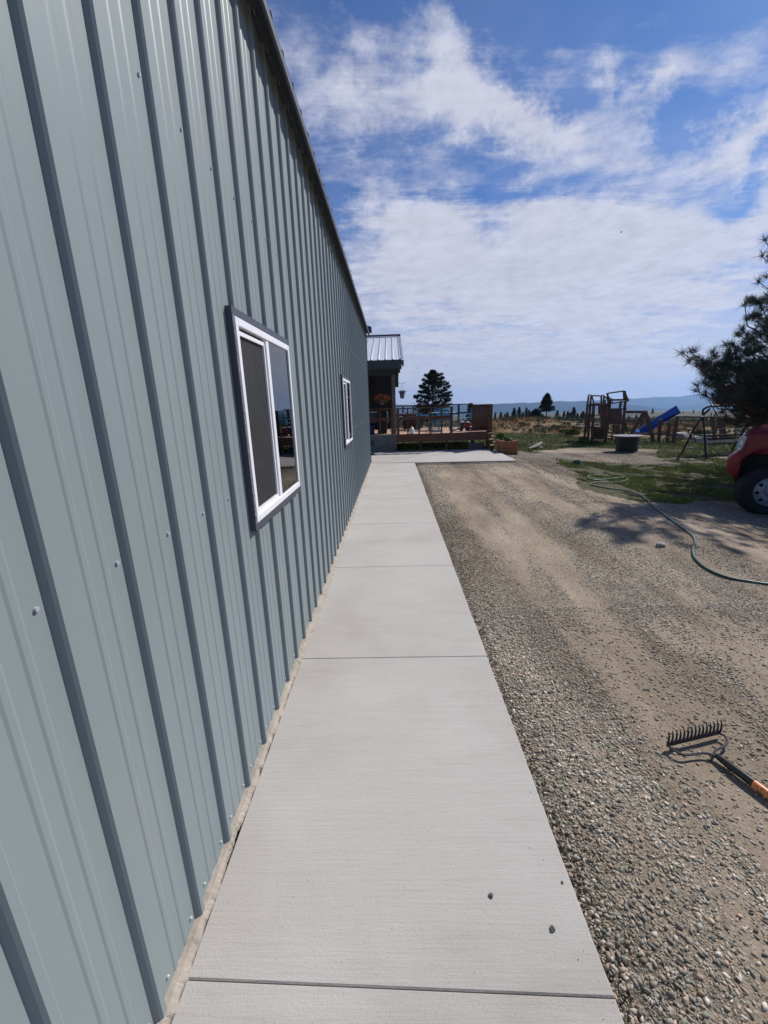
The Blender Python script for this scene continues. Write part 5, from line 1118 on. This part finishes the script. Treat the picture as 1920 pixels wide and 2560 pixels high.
x,y=scatter(.56,9.5,6.3,12.5,60000,.0); stones('gravel_stones',x,y,.006+.009*R.random(len(x))**2,R,I1,F1)
# coarser loose stones banked against the slab
n=4200; y=.3+R.random(n)**1.3*7; x=.565+np.abs(R.normal(size=n))*.16; stones('edge_stones',x,y,.004+.009*R.random(n)**2,R,I1,F1,.3)
n=900; y=11.1-.12*R.random(n); x=.6+2.9*R.random(n); stones('edge_stones',x,y,.01+.012*R.random(n),R,I1,F1,.2)
n=900; rr_=20*np.exp(R.random(n)*1.5); aa=.25+R.random(n)*.75; x=rr_*np.sin(aa); y=rr_*np.cos(aa); kp=(~lawn(x,y))&(fbm(x,y,6,61)>.5); x,y=x[kp],y[kp]; stones('meadow_stones',x,y,(.05+.20*R.random(len(x))**3)*np.clip(np.hypot(x,y)/30,.8,2),R,I1,F1)
n=150; y=.3+R.random(n)**1.2*9; x=.553-np.abs(R.normal(size=n))*.045; stones('grit_on_walkway',x,y,.0012+.0016*R.random(n),R,I1,F1,.2,z=np.zeros(n))
# crumbs in the ledge gap
n=500; y=1.2+R.random(n)*6; x=-.628+.012*R.normal(size=n); 
# ================================================================ HILLS
M_hill=mat('hill_slope',(.03,.045,.05),rough=1,var=.25,vscale=.0012,col2=(.05,.06,.06),c2scale=.0007,spec=.0)
def hill(name,D,depth,prof_px,jag,seed):
    R=np.random.default_rng(seed); top=[]; 
    pxs=np.array([p[0] for p in prof_px],float); pys=np.array([p[1] for p in prof_px],float); N=260
    X_=np.linspace(pxs[0],pxs[-1],N); Yp_=np.interp(X_,pxs,pys)
    V=[];K=14
    for i,(a,bb) in enumerate(zip(X_,Yp_)):
        P=at(a,bb,D); zt_=P.z; zb_=-60-D*.028
        r1=jag*(math.sin(i*.21+seed)+.6*math.sin(i*.53+2)+.4*math.sin(i*1.1))
        zt_+=r1*.12*D*.004
        for j in range(K):
            s=j/(K-1); spur=.5+.5*math.sin(i*.33+seed*2+math.sin(i*.11)*3)
            q=(-depth*(1-s)*(.55+.45*spur)) if True else 0
            zz=zb_+(zt_-zb_)*(s**(.75+.5*spur))
            V.append((P.x*(D+q)/D,D+q,zz))
        V.append((P.x*(D+depth)/D,D+depth,zb_))
    n=K+1; Fa=np.array([(i*n+j,(i+1)*n+j,(i+1)*n+j+1,i*n+j+1) for i in range(N-1) for j in range(n-1)])
    return npmesh(name,np.array(V),Fa,M_hill,smooth=True,kind='structure')
hill('near_hills',5200,1500,[(600,1014),(900,1013),(1060,1012),(1175,1011),(1240,1010.5),(1300,1006.5),(1345,1006),(1400,1003),(1470,1003),(1540,1007),(1600,1014),(1650,1022),(1700,1028)],1,1)
hill('middle_hills',6400,1500,[(1500,1030),(1600,1024),(1640,1018),(1690,1017),(1735,1012),(1760,1006),(1790,1002),(1830,994),(1900,986),(2050,982),(2300,980)],1,2)
hill('far_hills',8200,1300,[(1380,1004),(1450,1003),(1500,1000),(1560,997),(1625,994),(1665,992),(1705,991),(1740,986),(1780,981),(1810,975),(1860,972),(1950,966),(2200,960)],1,3)
# haze
hz=bpy.data.materials.new('haze_air'); hz.use_nodes=True; nt=hz.node_tree
for n_ in list(nt.nodes): nt.nodes.remove(n_)
o_=nd(nt,'ShaderNodeOutputMaterial'); pv=nd(nt,'ShaderNodeVolumePrincipled'); pv.inputs['Color'].default_value=(.38,.61,1,1); pv.inputs['Density'].default_value=HAZE; pv.inputs['Anisotropy'].default_value=.45
nt.links.new(pv.outputs[0],o_.inputs['Volume'])
m=MB(); m.box(-10100,10100,-10100,10100,-460,270); h=m.build('haze',hz); h['kind']='stuff'
S.cycles.volume_bounces=0
